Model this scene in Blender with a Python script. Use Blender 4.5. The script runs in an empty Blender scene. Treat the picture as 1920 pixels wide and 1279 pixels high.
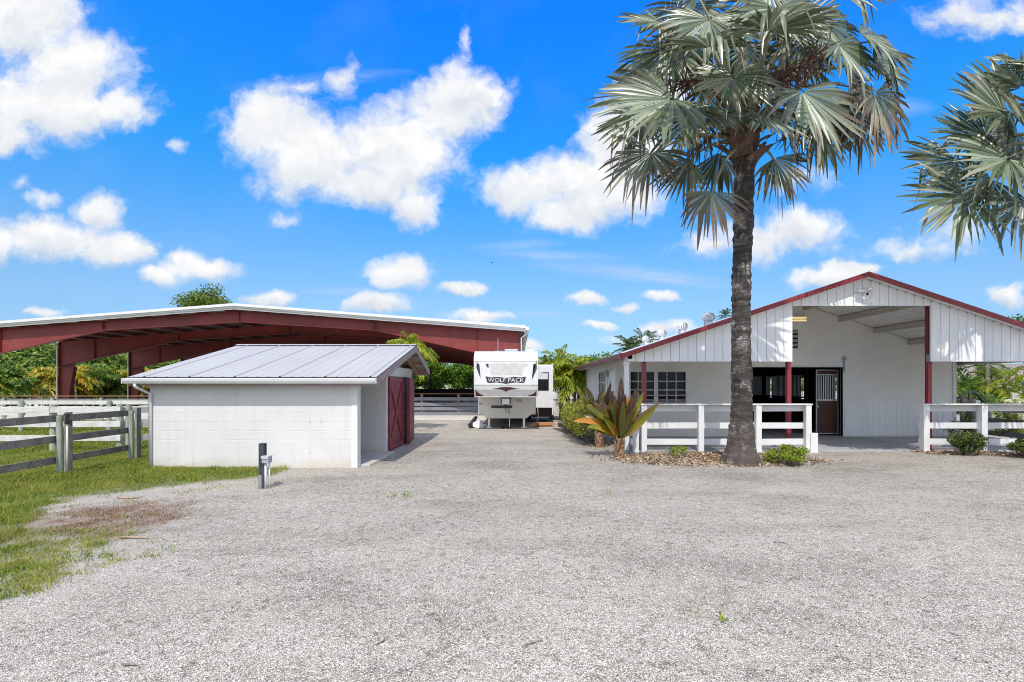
import bpy, bmesh, math, random
import numpy as np
from mathutils import Vector, Matrix
random.seed(7); RNG = np.random.default_rng(7)
scene = bpy.context.scene
COL = scene.collection
R = math.radians
F, VX, VY, CAMH = 950.0, 970.0, 722.0, 1.8

def P(px, py, Y):
    """photo pixel at depth Y -> world point"""
    return np.array([(px - VX) / F * Y, Y, CAMH + (VY - py) / F * Y])
def XP(px, Y): return (px - VX) / F * Y
def ZP(py, Y): return CAMH + (VY - py) / F * Y
def GY(py): return F * CAMH / (py - VY)
def GP(px, py):
    Y = GY(py); return ((px - VX) / F * Y, Y)

# ------------------------------------------------------------------ noise
def _hash(ix, iy, seed):
    h = (ix.astype(np.int64) * 374761393 + iy.astype(np.int64) * 668265263 + seed * 982451653) & 0xFFFFFFFF
    h = ((h ^ (h >> 13)) * 1274126177) & 0xFFFFFFFF
    h = h ^ (h >> 16)
    return (h & 0xFFFF) / 65535.0
def vnoise(x, y, s, seed=0):
    x = np.asarray(x, float) * s; y = np.asarray(y, float) * s
    ix = np.floor(x); iy = np.floor(y); fx = x - ix; fy = y - iy
    fx = fx * fx * (3 - 2 * fx); fy = fy * fy * (3 - 2 * fy)
    a = _hash(ix, iy, seed); b = _hash(ix + 1, iy, seed)
    c = _hash(ix, iy + 1, seed); d = _hash(ix + 1, iy + 1, seed)
    return (a * (1 - fx) + b * fx) * (1 - fy) + (c * (1 - fx) + d * fx) * fy
def fbm(x, y, s, octv=4, seed=0):
    t = 0; a = .5; n = 0
    for o in range(octv):
        t = t + a * vnoise(x, y, s * 2 ** o, seed + o * 17); n += a; a *= .55
    return t / n
def sstep(a, b, x):
    t = np.clip((x - a) / (b - a), 0, 1); return t * t * (3 - 2 * t)

# ------------------------------------------------------------------ mesh builder
class MB:
    def __init__(s): s.v = []; s.f = []; s.att = {}; s.cuts = []
    def cut(s): s.cuts.append((len(s.v), len(s.f))); return s
    def pieces(s):
        out = []; c = s.cuts + [(len(s.v), len(s.f))]; p = (0, 0)
        for q in c:
            if q[1] > p[1]:
                m = MB(); m.v = s.v[p[0]:q[0]]; m.f = [tuple(i - p[0] for i in f) for f in s.f[p[1]:q[1]]]; out.append(m)
            p = q
        return out
    def add(s, vs, fs):
        o = len(s.v); s.v.extend([tuple(map(float, v)) for v in vs]); s.f.extend([tuple(i + o for i in f) for f in fs]); return s
    def box(s, x0, x1, y0, y1, z0, z1):
        if x0 > x1: x0, x1 = x1, x0
        if y0 > y1: y0, y1 = y1, y0
        if z0 > z1: z0, z1 = z1, z0
        v = [(x0,y0,z0),(x1,y0,z0),(x1,y1,z0),(x0,y1,z0),(x0,y0,z1),(x1,y0,z1),(x1,y1,z1),(x0,y1,z1)]
        return s.add(v, [(0,3,2,1),(4,5,6,7),(0,1,5,4),(1,2,6,5),(2,3,7,6),(3,0,4,7)])
    def beam(s, p0, p1, w, h, up=(0,0,1)):
        """rectangular bar from p0 to p1, w sideways, h along up"""
        p0 = Vector(p0); p1 = Vector(p1); d = (p1 - p0).normalized(); u = Vector(up)
        if abs(d.dot(u)) > .98: u = Vector((0,1,0))
        sd = d.cross(u).normalized(); u = sd.cross(d).normalized()
        v = []
        for p in (p0, p1):
            for a, b in ((-1,-1),(1,-1),(1,1),(-1,1)): v.append(p + sd * a * w / 2 + u * b * h / 2)
        return s.add(v, [(0,1,2,3),(7,6,5,4),(0,4,5,1),(1,5,6,2),(2,6,7,3),(3,7,4,0)])
    def tube(s, pts, rad, n=8, cap=True):
        pts = [Vector(p) for p in pts]
        if not hasattr(rad, '__len__'): rad = [rad] * len(pts)
        rings = []; o = len(s.v); prev = None
        for i, p in enumerate(pts):
            d = (pts[min(i+1, len(pts)-1)] - pts[max(i-1, 0)])
            d = d.normalized() if d.length > 1e-9 else Vector((0,0,1))
            if prev is None:
                u = Vector((1,0,0)) if abs(d.x) < .8 else Vector((0,1,0))
            else: u = prev
            a = (u - d * u.dot(d)).normalized(); b = d.cross(a); prev = a
            for k in range(n):
                t = 2 * math.pi * k / n
                s.v.append(tuple(p + (a * math.cos(t) + b * math.sin(t)) * rad[i]))
        for i in range(len(pts) - 1):
            for k in range(n):
                k2 = (k + 1) % n
                s.f.append((o+i*n+k, o+i*n+k2, o+(i+1)*n+k2, o+(i+1)*n+k))
        if cap:
            s.f.append(tuple(o + k for k in range(n))[::-1]); q = o + (len(pts)-1)*n
            s.f.append(tuple(q + k for k in range(n)))
        return s
    def prism(s, poly, axis, a0, a1):
        """2-D polygon (in the other two axes, in order) extruded along axis 'x'/'y'/'z' from a0 to a1"""
        n = len(poly); v = []
        for a in (a0, a1):
            for (p, q) in poly:
                v.append({'x': (a, p, q), 'y': (p, a, q), 'z': (p, q, a)}[axis])
        f = [tuple(range(n))[::-1], tuple(range(n, 2*n))] + [(i, (i+1) % n, n + (i+1) % n, n + i) for i in range(n)]
        return s.add(v, f)
    def ball(s, c, r, nu=8, nv=6):
        if not hasattr(r, '__len__'): r = (r, r, r)
        v = [(c[0], c[1], c[2] + r[2])]; f = []
        for j in range(1, nv):
            t = math.pi * j / nv
            for i in range(nu):
                a = 2 * math.pi * i / nu
                v.append((c[0] + r[0]*math.sin(t)*math.cos(a), c[1] + r[1]*math.sin(t)*math.sin(a), c[2] + r[2]*math.cos(t)))
        v.append((c[0], c[1], c[2] - r[2])); L = len(v) - 1
        for i in range(nu):
            f.append((0, 1 + i, 1 + (i+1) % nu))
            for j in range(nv - 2):
                a = 1 + j*nu; b = a + nu
                f.append((a+i, b+i, b+(i+1) % nu, a+(i+1) % nu))
            a = 1 + (nv-2)*nu
            f.append((a+i, L, a+(i+1) % nu))
        return s.add(v, f)
    def mesh(s, name, off=(0,0,0)):
        me = bpy.data.meshes.new(name)
        v = np.array(s.v, float).reshape(-1, 3) - np.array(off, float)
        me.from_pydata(v.tolist(), [], s.f); 
        for k, arr in s.att.items():
            a = me.attributes.new(k, 'FLOAT', 'POINT'); a.data.foreach_set('value', np.array(arr, np.float32))
        bm = bmesh.new(); bm.from_mesh(me); bmesh.ops.recalc_face_normals(bm, faces=bm.faces); bm.to_mesh(me); bm.free()
        me.update(); return me

def link(o, parent=None):
    COL.objects.link(o)
    if parent is not None: o.parent = parent
    return o
def origin(o):
    p = Vector((0,0,0))
    while o is not None: p = p + o.location; o = o.parent
    return p
def tag(o, label=None, cat=None, group=None, kind=None):
    if label: o['label'] = label
    if cat: o['category'] = cat
    if group: o['group'] = group
    if kind: o['kind'] = kind
    return o
def thing(name, label, cat, loc, group=None):
    o = bpy.data.objects.new(name, None); o.location = loc; o.empty_display_size = .2
    link(o); return tag(o, label, cat, group)
def parts(name, mb, m, parent, **kw):
    """one part per piece (pieces end at mb.cut())"""
    return [part(name, q, m, parent, **kw) for q in mb.pieces()]
def part(name, mb, m, parent=None, smooth=False, bevel=0, label=None):
    off = origin(parent) if parent is not None else Vector((0,0,0))
    me = mb.mesh(name, off) if isinstance(mb, MB) else mb
    o = bpy.data.objects.new(name, me); link(o, parent)
    if m is not None: me.materials.append(m)
    if smooth: me.polygons.foreach_set('use_smooth', [True] * len(me.polygons))
    if bevel:
        b = o.modifiers.new('bevel', 'BEVEL'); b.width = bevel; b.segments = 2; b.limit_method = 'ANGLE'; b.angle_limit = R(40)
    if label: o['label'] = label
    return o
def npmesh(name, V, Fa, off=(0,0,0), att=None, tri=False):
    """V (n,3) float, Fa (m,k) int - fast mesh"""
    me = bpy.data.meshes.new(name); V = np.asarray(V, np.float32) - np.asarray(off, np.float32)
    Fa = np.asarray(Fa, np.int32); m, k = Fa.shape
    me.vertices.add(len(V)); me.vertices.foreach_set('co', V.ravel())
    me.loops.add(m * k); me.loops.foreach_set('vertex_index', Fa.ravel())
    me.polygons.add(m); me.polygons.foreach_set('loop_start', np.arange(0, m * k, k, dtype=np.int32))
    try: me.polygons.foreach_set('loop_total', np.full(m, k, np.int32))
    except Exception: pass
    if att:
        for kk, arr in att.items():
            a = me.attributes.new(kk, 'FLOAT', 'POINT'); a.data.foreach_set('value', np.asarray(arr, np.float32))
    me.update(calc_edges=True); me.validate(); return me
def root_np(name, me, m, parent=None):
    o = bpy.data.objects.new(name, me); link(o, parent)
    if m: me.materials.append(m)
    return o
def off(o): return tuple(origin(o))

# ------------------------------------------------------------------ materials
def new_mat(name):
    m = bpy.data.materials.new(name); m.use_nodes = True
    nt = m.node_tree; bs = nt.nodes['Principled BSDF']; return m, nt, bs
def N(nt, t, **kw):
    n = nt.nodes.new(t)
    for k, v in kw.items():
        if k in n.inputs.keys() if isinstance(k, str) else False: n.inputs[k].default_value = v
        else: setattr(n, k, v)
    return n
def mixc(nt, fac, a, b, mode='MIX'):
    n = nt.nodes.new('ShaderNodeMix'); n.data_type = 'RGBA'; n.blend_type = mode; n.clamp_factor = True
    for i, val in ((0, fac), (6, a), (7, b)):
        if isinstance(val, (int, float)): n.inputs[i].default_value = val
        elif isinstance(val, (tuple, list)): n.inputs[i].default_value = (*val[:3], 1)
        else: nt.links.new(val, n.inputs[i])
    return n.outputs[2]
def math_(nt, op, a, b=None, c=None, clamp=False):
    n = nt.nodes.new('ShaderNodeMath'); n.operation = op; n.use_clamp = clamp
    for i, val in enumerate((a, b, c)):
        if val is None: continue
        if isinstance(val, (int, float)): n.inputs[i].default_value = val
        else: nt.links.new(val, n.inputs[i])
    return n.outputs[0]
def ramp(nt, fac, stops, interp='LINEAR'):
    n = nt.nodes.new('ShaderNodeValToRGB'); n.color_ramp.interpolation = interp
    el = n.color_ramp.elements
    while len(el) < len(stops): el.new(.5)
    for e, (p, c) in zip(el, stops):
        e.position = p; e.color = (c, c, c, 1) if isinstance(c, (int, float)) else (*c[:3], 1)
    nt.links.new(fac, n.inputs[0]); return n.outputs[0]
def noise(nt, vec, scale, detail=4, rough=.55, dist=0, out=0):
    n = nt.nodes.new('ShaderNodeTexNoise'); n.inputs['Scale'].default_value = scale
    n.inputs['Detail'].default_value = detail; n.inputs['Roughness'].default_value = rough; n.inputs['Distortion'].default_value = dist
    if vec is not None: nt.links.new(vec, n.inputs['Vector'])
    return n.outputs[out]
def coords(nt, scale=(1,1,1), which='Object'):
    t = nt.nodes.new('ShaderNodeTexCoord'); mp = nt.nodes.new('ShaderNodeMapping')
    mp.inputs['Scale'].default_value = scale; nt.links.new(t.outputs[which], mp.inputs['Vector']); return mp.outputs[0]
def worldpos(nt, scale=(1,1,1)):
    t = nt.nodes.new('ShaderNodeNewGeometry'); mp = nt.nodes.new('ShaderNodeMapping')
    mp.inputs['Scale'].default_value = scale; nt.links.new(t.outputs['Position'], mp.inputs['Vector']); return mp.outputs[0]
def bump(nt, bs, h, strength=.3, dist=.01):
    b = nt.nodes.new('ShaderNodeBump'); b.inputs['Strength'].default_value = strength; b.inputs['Distance'].default_value = dist
    nt.links.new(h, b.inputs['Height']); nt.links.new(b.outputs[0], bs.inputs['Normal'])

def paint(name, c, rough=.55, var=.10, scale=3, grain=40, bmp=.12, metal=0, stretch=(1,1,1), dirt=None, dirt_amt=.3, spec=.4):
    m, nt, bs = new_mat(name)
    v = worldpos(nt, stretch)
    n1 = noise(nt, v, scale, 6); n2 = noise(nt, v, grain, 3)
    f = math_(nt, 'ADD', math_(nt, 'MULTIPLY', n1, .7), math_(nt, 'MULTIPLY', n2, .3))
    lo = tuple(max(0, x * (1 - var * 1.6)) for x in c); hi = tuple(min(1, x * (1 + var)) for x in c)
    col = ramp(nt, f, [(.32, lo), (.68, hi)])
    if dirt:
        d = ramp(nt, noise(nt, v, scale * 2.3, 8, .7), [(.52, 0.0), (.72, 1.0)])
        col = mixc(nt, math_(nt, 'MULTIPLY', d, dirt_amt), col, dirt)
    nt.links.new(col, bs.inputs['Base Color'])
    bs.inputs['Roughness'].default_value = rough; bs.inputs['Metallic'].default_value = metal
    bs.inputs['Specular IOR Level'].default_value = spec
    if bmp: bump(nt, bs, n2, bmp, .01)
    return m
def wood(name, c1, c2, axis='x', rough=.85, streak=None):
    """weathered boards, grain runs along axis"""
    m, nt, bs = new_mat(name)
    sc = {'x': (1.2, 22, 22), 'y': (22, 1.2, 22), 'z': (22, 22, 1.2)}[axis]
    v = worldpos(nt, sc); n1 = noise(nt, v, 1.6, 8, .65); n2 = noise(nt, worldpos(nt), 5, 5)
    col = ramp(nt, n1, [(.3, c1), (.7, c2)])
    col = mixc(nt, ramp(nt, n2, [(.45, 0.0), (.7, .5)]), col, streak or tuple(x * .6 for x in c1))
    nt.links.new(col, bs.inputs['Base Color']); bs.inputs['Roughness'].default_value = rough
    bump(nt, bs, n1, .5, .006); return m
def leaf_mat(name, stops, trans=.3, rough=.5, big=None):
    """leaf colour varies from leaf to leaf"""
    m, nt, bs = new_mat(name)
    g = nt.nodes.new('ShaderNodeNewGeometry')
    col = ramp(nt, g.outputs['Random Per Island'], stops)
    if big:
        nz = noise(nt, worldpos(nt), big[0], 3); col = mixc(nt, ramp(nt, nz, [(.45, 0.0), (.65, 1.0)]), col, big[1])
    nt.links.new(col, bs.inputs['Base Color']); bs.inputs['Roughness'].default_value = rough
    bs.inputs['Specular IOR Level'].default_value = .35
    tr = nt.nodes.new('ShaderNodeBsdfTranslucent'); nt.links.new(col, tr.inputs[0])
    mx = nt.nodes.new('ShaderNodeMixShader'); mx.inputs[0].default_value = trans
    nt.links.new(bs.outputs[0], mx.inputs[1]); nt.links.new(tr.outputs[0], mx.inputs[2])
    nt.links.new(mx.outputs[0], nt.nodes['Material Output'].inputs['Surface']); return m

M = {}
M['white'] = paint('white_paint', (.70, .70, .69), .5, .05, 2, 30, .08, dirt=(.5, .48, .43), dirt_amt=.15)
M['white_clad'] = paint('white_cladding', (.80, .81, .81), .45, .05, 1.5, 25, .06, stretch=(1, 1, .25), dirt=(.55, .54, .5), dirt_amt=.15)
M['porch_wall'] = paint('porch_wall_paint', (.79, .775, .725), .7, .05, 1.2, 60, .15, dirt=(.55, .53, .48), dirt_amt=.12)
M['groove_shade'] = paint('cladding_groove_shade', (.30, .31, .33), .7, .1)  # grey that paints the shadow inside the gaps between gable boards
M['burgundy'] = paint('burgundy_paint', (.25, .034, .045), .4, .12, 2, 30, .05)
M['burgundy_dull'] = paint('burgundy_door', (.21, .035, .05), .55, .15, 3, 40, .1, dirt=(.3, .12, .1), dirt_amt=.3)
M['steel_red'] = paint('red_oxide_steel', (.225, .038, .034), .5, .16, .6, 20, .05, dirt=(.33, .10, .08), dirt_amt=.35)
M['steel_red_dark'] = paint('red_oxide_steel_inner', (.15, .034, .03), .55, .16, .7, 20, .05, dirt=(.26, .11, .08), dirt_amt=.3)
M['roof_under'] = paint('roof_liner', (.20, .17, .15), .6, .1, 1, 20, .05)
M['maroon_roof'] = paint('maroon_roof', (.20, .055, .075), .35, .12, 1, 20, .04, metal=.2)
M['galvalume'] = paint('galvalume_roof', (.60, .61, .63), .4, .05, 1, 20, .03)
M['liner'] = paint('white_liner', (.80, .79, .76), .5, .05, 1, 20, .05)
M['galv'] = paint('galvanised_steel', (.50, .52, .54), .38, .10, 1.3, 12, .03, metal=.55, stretch=(1, .2, 1))
M['shed_roof'] = paint('shed_roof_steel', (.43, .424, .41), .5, .07, .8, 14, .03, metal=.1, stretch=(1.5, .35, 1))
M['alum'] = paint('aluminium', (.78, .79, .80), .35, .05, 3, 30, .02, metal=.5)
M['pipe_grey'] = paint('grey_conduit', (.33, .37, .41), .45, .08, 5, 40, .03)
M['fascia'] = paint('fascia_board', (.33, .25, .25), .7, .14, 4, 30, .1)
M['dark'] = paint('dark_rubber', (.02, .02, .022), .6, .2, 4, 30, .1)
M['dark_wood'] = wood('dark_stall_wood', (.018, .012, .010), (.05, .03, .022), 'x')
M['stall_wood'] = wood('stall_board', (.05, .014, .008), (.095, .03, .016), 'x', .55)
M['raw_wood'] = wood('raw_lumber', (.30, .20, .12), (.46, .33, .22), 'x')
M['grey_wood'] = wood('weathered_board', (.16, .145, .125), (.42, .39, .35), 'x', streak=(.06, .055, .045))
M['grey_wood_dark'] = wood('weathered_board_dark', (.11, .102, .09), (.34, .315, .285), 'x', streak=(.035, .03, .025))
M['grey_post'] = wood('weathered_post', (.13, .12, .105), (.36, .34, .31), 'z', streak=(.05, .05, .045))
M['green_post'] = wood('treated_post', (.22, .27, .21), (.44, .47, .38), 'z', streak=(.2, .2, .15))
M['brown_post'] = wood('brown_post', (.22, .10, .055), (.42, .22, .13), 'z')
M['pale_board'] = wood('pale_board', (.50, .49, .46), (.74, .73, .70), 'x', streak=(.36, .33, .29))
M['blue_post'] = wood('blue_black_post', (.008, .010, .014), (.05, .062, .082), 'z', .8, streak=(.12, .10, .08))
M['tie'] = wood('railroad_tie', (.02, .018, .016), (.09, .08, .07), 'y', streak=(.2, .18, .15))
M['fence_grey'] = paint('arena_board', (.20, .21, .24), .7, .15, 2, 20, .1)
M['shingle'] = paint('old_shingle', (.26, .22, .20), .9, .25, 3, 12, .2)
M['black_board'] = paint('black_board', (.012, .012, .014), .8, .3, 4, 20, .1)

def block_wall_mat():
    m, nt, bs = new_mat('painted_block')
    # painted concrete block: soft mortar lines in the bump, worn paint along some courses
    g = nt.nodes.new('ShaderNodeNewGeometry'); sx = nt.nodes.new('ShaderNodeSeparateXYZ'); nt.links.new(g.outputs['Position'], sx.inputs[0])
    cb = nt.nodes.new('ShaderNodeCombineXYZ')
    nt.links.new(math_(nt, 'ADD', sx.outputs[0], sx.outputs[1]), cb.inputs[0]); nt.links.new(sx.outputs[2], cb.inputs[1])
    br = nt.nodes.new('ShaderNodeTexBrick'); nt.links.new(cb.outputs[0], br.inputs['Vector'])
    br.inputs['Scale'].default_value = 1; br.inputs['Brick Width'].default_value = .4; br.inputs['Row Height'].default_value = .2
    br.inputs['Mortar Size'].default_value = .006; br.inputs['Mortar Smooth'].default_value = .6
    br.inputs['Color1'].default_value = br.inputs['Color2'].default_value = (0,0,0,1); br.inputs['Mortar'].default_value = (1,1,1,1)
    brk = noise(nt, g.outputs['Position'], 2.2, 6, .6)
    fr = math_(nt, 'ABSOLUTE', math_(nt, 'SUBTRACT', math_(nt, 'FRACT', math_(nt, 'MULTIPLY', sx.outputs[2], 5.0)), .5))
    course = ramp(nt, fr, [(.455, 0.0), (.495, 1.0)])
    mort = math_(nt, 'MULTIPLY', math_(nt, 'MAXIMUM', course, math_(nt, 'MULTIPLY', br.outputs['Fac'], .22)), ramp(nt, brk, [(.40, .15), (.6, 1.0)]))
    n1 = noise(nt, g.outputs['Position'], 1.3, 6); n2 = noise(nt, g.outputs['Position'], 55, 4)
    col = ramp(nt, n1, [(.3, (.60, .592, .578)), (.7, (.665, .657, .64))])
    col = mixc(nt, math_(nt, 'MULTIPLY', mort, .26), col, (.46, .44, .40))
    # chips and specks
    sp = ramp(nt, noise(nt, g.outputs['Position'], 9, 2, .4), [(.735, 0.0), (.75, 1.0)])
    col = mixc(nt, math_(nt, 'MULTIPLY', sp, .55), col, (.25, .23, .20))
    stz = noise(nt, worldpos(nt, (5, 5, .35)), 1.6, 6, .6); col = mixc(nt, math_(nt, 'MULTIPLY', ramp(nt, stz, [(.54, 0.0), (.72, .4)]), 1.0), col, (.52, .50, .45))
    # splash dirt just above the ground
    zf = ramp(nt, math_(nt, 'ADD', sx.outputs[2], math_(nt, 'MULTIPLY', math_(nt, 'SUBTRACT', n1, .5), .3)), [(.02, 1.0), (.24, 0.0)])
    col = mixc(nt, math_(nt, 'MULTIPLY', zf, .75), col, (.52, .47, .38))
    nt.links.new(col, bs.inputs['Base Color']); bs.inputs['Roughness'].default_value = .6
    h = math_(nt, 'SUBTRACT', math_(nt, 'MULTIPLY', n2, .35), mort); bump(nt, bs, h, .45, .006); return m
M['block'] = block_wall_mat()

def glass_mat(name, c=(.006, .007, .008), rough=.08):
    m, nt, bs = new_mat(name); bs.inputs['Base Color'].default_value = (*c, 1); bs.inputs['Roughness'].default_value = rough
    bs.inputs['Specular IOR Level'].default_value = .25; return m
M['glass'] = glass_mat('dark_window_glass')
def simple(name, c, rough=.5, metal=0, emis=None, es=0, coat=0):
    m, nt, bs = new_mat(name)
    n1 = noise(nt, worldpos(nt), 3, 5); col = ramp(nt, n1, [(.3, tuple(x * .92 for x in c)), (.7, tuple(min(1, x * 1.05) for x in c))])
    nt.links.new(col, bs.inputs['Base Color']); bs.inputs['Roughness'].default_value = rough; bs.inputs['Metallic'].default_value = metal
    bs.inputs['Coat Weight'].default_value = coat
    if emis: bs.inputs['Emission Color'].default_value = (*emis, 1); bs.inputs['Emission Strength'].default_value = es
    return m
M['rv_white'] = simple('camper_gelcoat', (.71, .72, .73), .25, coat=.3)
M['rv_cream'] = simple('camper_lower_skin', (.74, .73, .68), .4)
M['decal'] = simple('charcoal_decal', (.045, .04, .042), .4)
M['decal_red'] = simple('maroon_decal', (.11, .022, .028), .4)
M['decal_grey'] = paint('peeling_grey_decal', (.60, .60, .59), .6, .12, 5, 30, .1, dirt=(.45, .42, .38), dirt_amt=.5)
M['letter'] = simple('white_letter', (.85, .85, .86), .4)
M['lamp'] = simple('warm_tube', (.8, .7, .35), .4, emis=(1, .78, .3), es=.45)
M['turquoise'] = simple('teal_cable', (.05, .22, .24), .5)
M['blue_plastic'] = simple('blue_plastic', (.03, .12, .35), .4)
M['orange_wood'] = paint('orange_board', (.50, .22, .09), .8, .15, 3, 20, .1)
M['hose'] = simple('pale_orange_hose', (.55, .27, .17), .5)
# ================================================================== camera, sun, sky
cam_d = bpy.data.cameras.new('camera'); cam = bpy.data.objects.new('camera', cam_d); link(cam)
cam.location = (0, 0, CAMH); cam.rotation_euler = (R(90), 0, 0)
cam_d.sensor_width = 36; cam_d.sensor_fit = 'HORIZONTAL'; cam_d.lens = F / 1920 * 36
cam_d.shift_x = -(VX - 960) / 1920; cam_d.shift_y = (VY - 639.5) / 1920
cam_d.clip_end = 3000; cam_d.clip_start = .05
scene.camera = cam
scene.view_settings.view_transform = 'Standard'; scene.view_settings.look = 'None'
scene.view_settings.exposure = .66; scene.view_settings.gamma = 1
try: scene.view_settings.use_curve_mapping = False
except Exception: pass
scene.render.resolution_x = 1024; scene.render.resolution_y = 682
cy = scene.cycles
cy.max_bounces = 8; cy.diffuse_bounces = 5; cy.glossy_bounces = 3; cy.transmission_bounces = 4; cy.caustics_reflective = False; cy.caustics_refractive = False
cy.use_denoising = True; cy.denoising_prefilter = 'NONE'; cy.denoising_input_passes = 'RGB_ALBEDO_NORMAL'; cy.filter_width = 1.05; cy.pixel_filter_type = 'BLACKMAN_HARRIS'; cy.sample_clamp_indirect = 6

SUN_EL, SUN_DX = 54, .07
hd = Vector((SUN_DX, 1, 0)).normalized()
sdir = Vector((hd.x * math.cos(R(SUN_EL)), hd.y * math.cos(R(SUN_EL)), -math.sin(R(SUN_EL))))
sun_d = bpy.data.lights.new('sun', 'SUN'); sun = bpy.data.objects.new('sun', sun_d); link(sun)
sun.rotation_euler = sdir.to_track_quat('-Z', 'Y').to_euler(); sun.location = (0, -20, 40)
sun_d.energy = 2.5; sun_d.angle = R(.5); sun_d.color = (1, .94, .86)

def build_world():
    w = bpy.data.worlds.new('World'); scene.world = w; w.use_nodes = True
    nt = w.node_tree; bg = nt.nodes['Background']; STR = .13; bg.inputs['Strength'].default_value = STR
    sky = nt.nodes.new('ShaderNodeTexSky'); sky.sky_type = 'NISHITA'; sky.sun_disc = False
    sky.sun_elevation = R(SUN_EL); sky.sun_rotation = R(180) + math.atan2(SUN_DX, 1)
    sky.air_density = 1.0; sky.dust_density = .25; sky.ozone_density = 2.6; sky.altitude = 0
    # clouds live on the sky sphere: world direction -> (x/y, z/y)
    tc = nt.nodes.new('ShaderNodeTexCoord'); sx = nt.nodes.new('ShaderNodeSeparateXYZ'); nt.links.new(tc.outputs['Generated'], sx.inputs[0])
    yy = math_(nt, 'MAXIMUM', sx.outputs[1], .08)
    u = math_(nt, 'DIVIDE', sx.outputs[0], yy); v = math_(nt, 'DIVIDE', sx.outputs[2], yy)
    cb = nt.nodes.new('ShaderNodeCombineXYZ'); nt.links.new(u, cb.inputs[0]); nt.links.new(v, cb.inputs[1])
    uv = cb.outputs[0]
    el = nt.nodes.new('ShaderNodeMath'); el.operation = 'ARCTAN2'; nt.links.new(sx.outputs[2], el.inputs[0])
    hyp = nt.nodes.new('ShaderNodeMath'); hyp.operation = 'SQRT'
    nt.links.new(math_(nt, 'ADD', math_(nt, 'MULTIPLY', sx.outputs[0], sx.outputs[0]), math_(nt, 'MULTIPLY', sx.outputs[1], sx.outputs[1])), hyp.inputs[0]); nt.links.new(hyp.outputs[0], el.inputs[1])
    q = 1 / 1.8; st_ = [(0, (.30, .45, .70)), (.07, (.36, .49, .66)), (.154, (.47, .62, .74)), (.226, (.42, .70, .88)), (.41, (.11, .82, 1.28)), (.64, (.04, .78, 1.8)), (.85, (.25, .82, 1.6)), (1.3, (.5, .9, 1.4))]
    tint = ramp(nt, math_(nt, 'MULTIPLY', el.outputs[0], 1 / 1.5), [(e / 1.5, tuple(x * q for x in c_)) for e, c_ in st_])
    sky_t = nt.nodes.new('ShaderNodeVectorMath'); sky_t.operation = 'SCALE'; sky_t.inputs['Scale'].default_value = 1.8
    nt.links.new(mixc(nt, 1.0, sky.outputs[0], tint, 'MULTIPLY'), sky_t.inputs[0])
    wn = noise(nt, uv, 9, 5, .6, out=1)
    def vm(op, a, b=None):
        n = nt.nodes.new('ShaderNodeVectorMath'); n.operation = op
        for i, q in enumerate((a, b)):
            if q is None: continue
            if isinstance(q, tuple): n.inputs[i].default_value = q
            else: nt.links.new(q, n.inputs[i])
        return n
    warp = vm('MULTIPLY', vm('SUBTRACT', wn, (.5, .5, .5)).outputs[0], (.10, .07, 0)).outputs[0]
    uvw = vm('ADD', uv, warp).outputs[0]
    # (px, py, rx, ry, weight)
    B = [(50,30,120,90,1.1),(150,120,110,80,1.05),(60,190,150,95,1),(210,205,95,50,1),(130,215,110,60,.9),(15,262,60,40,.85),
         (510,240,110,85,1),(590,300,140,85,1.1),(740,290,140,110,1.1),(850,195,105,80,1.1),(905,180,55,55,.8),(780,385,60,50,.95),(690,345,120,55,1),(560,170,50,30,.55),(640,165,40,40,.5),
         (872,78,12,40,.36),
         (990,355,110,55,1),(1120,345,130,85,1.1),(1170,260,110,90,1.05),(1070,395,120,45,.9),(1230,200,90,70,.9),
         (1420,450,140,42,.85),(1500,430,90,45,.8),(1340,465,80,30,.6),
         (100,445,100,50,1.05),(185,400,60,45,1),(215,470,95,36,.95),(60,440,60,30,.8),(5,460,30,50,.9),
         (370,505,95,30,1.05),(300,522,60,25,.9),(345,485,45,20,.8),
         (750,512,72,42,1.1),(862,542,55,18,1),(712,572,66,25,1.05),(900,597,72,18,1),(500,563,55,17,.9),(1100,560,46,18,1),(1180,577,36,11,.85),(1245,556,32,12,.85),
         (1560,515,85,34,1.1),(1620,500,40,18,.9),(1895,550,50,28,1),(1850,30,140,45,.62),(1440,590,60,12,.5),
         (85,590,50,12,.7),(1255,618,80,16,.75),(985,648,40,12,.7),(1210,640,110,14,.6),(335,278,14,10,.33),(540,410,24,14,.30),(1125,613,45,9,.7),(45,345,28,14,.34),(75,372,40,12,.34),
         (1500,340,60,30,.5),(1780,430,60,40,.35),(1720,470,80,25,.4)]
    S = [(1180,512,190,16,.55,-6),(1040,480,130,12,.42,-3),(1250,525,120,9,.5,-7),(640,545,90,9,.38,0),(970,460,90,10,.35,3),(1680,200,70,20,.25,0),(600,150,160,14,.25,5),(1000,590,60,8,.4,0)]
    cur = None; su_ = nt.nodes.new('ShaderNodeSeparateXYZ'); nt.links.new(uvw, su_.inputs[0]); sv = su_.outputs[1]
    for (px, py, rx, ry, wt) in B:
        c = ((px - VX)/F, (VY - py)/F, 0)
        d = vm('LENGTH', vm('MULTIPLY', vm('SUBTRACT', uvw, c).outputs[0], (F/rx, F/ry, 0)).outputs[0]).outputs['Value']
        val = math_(nt, 'MULTIPLY_ADD', d, -wt, wt)
        wv = math_(nt, 'POWER', math_(nt, 'MAXIMUM', val, .001), 1.5); yr = math_(nt, 'MULTIPLY_ADD', sv, F / ry, -c[1] * F / ry)
        if cur is None: cur = val; wsum = wv; ysum = math_(nt, 'MULTIPLY', wv, yr)
        else: cur = math_(nt, 'SMOOTH_MAX', cur, val, .22); wsum = math_(nt, 'ADD', wsum, wv); ysum = math_(nt, 'MULTIPLY_ADD', wv, yr, ysum)
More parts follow.
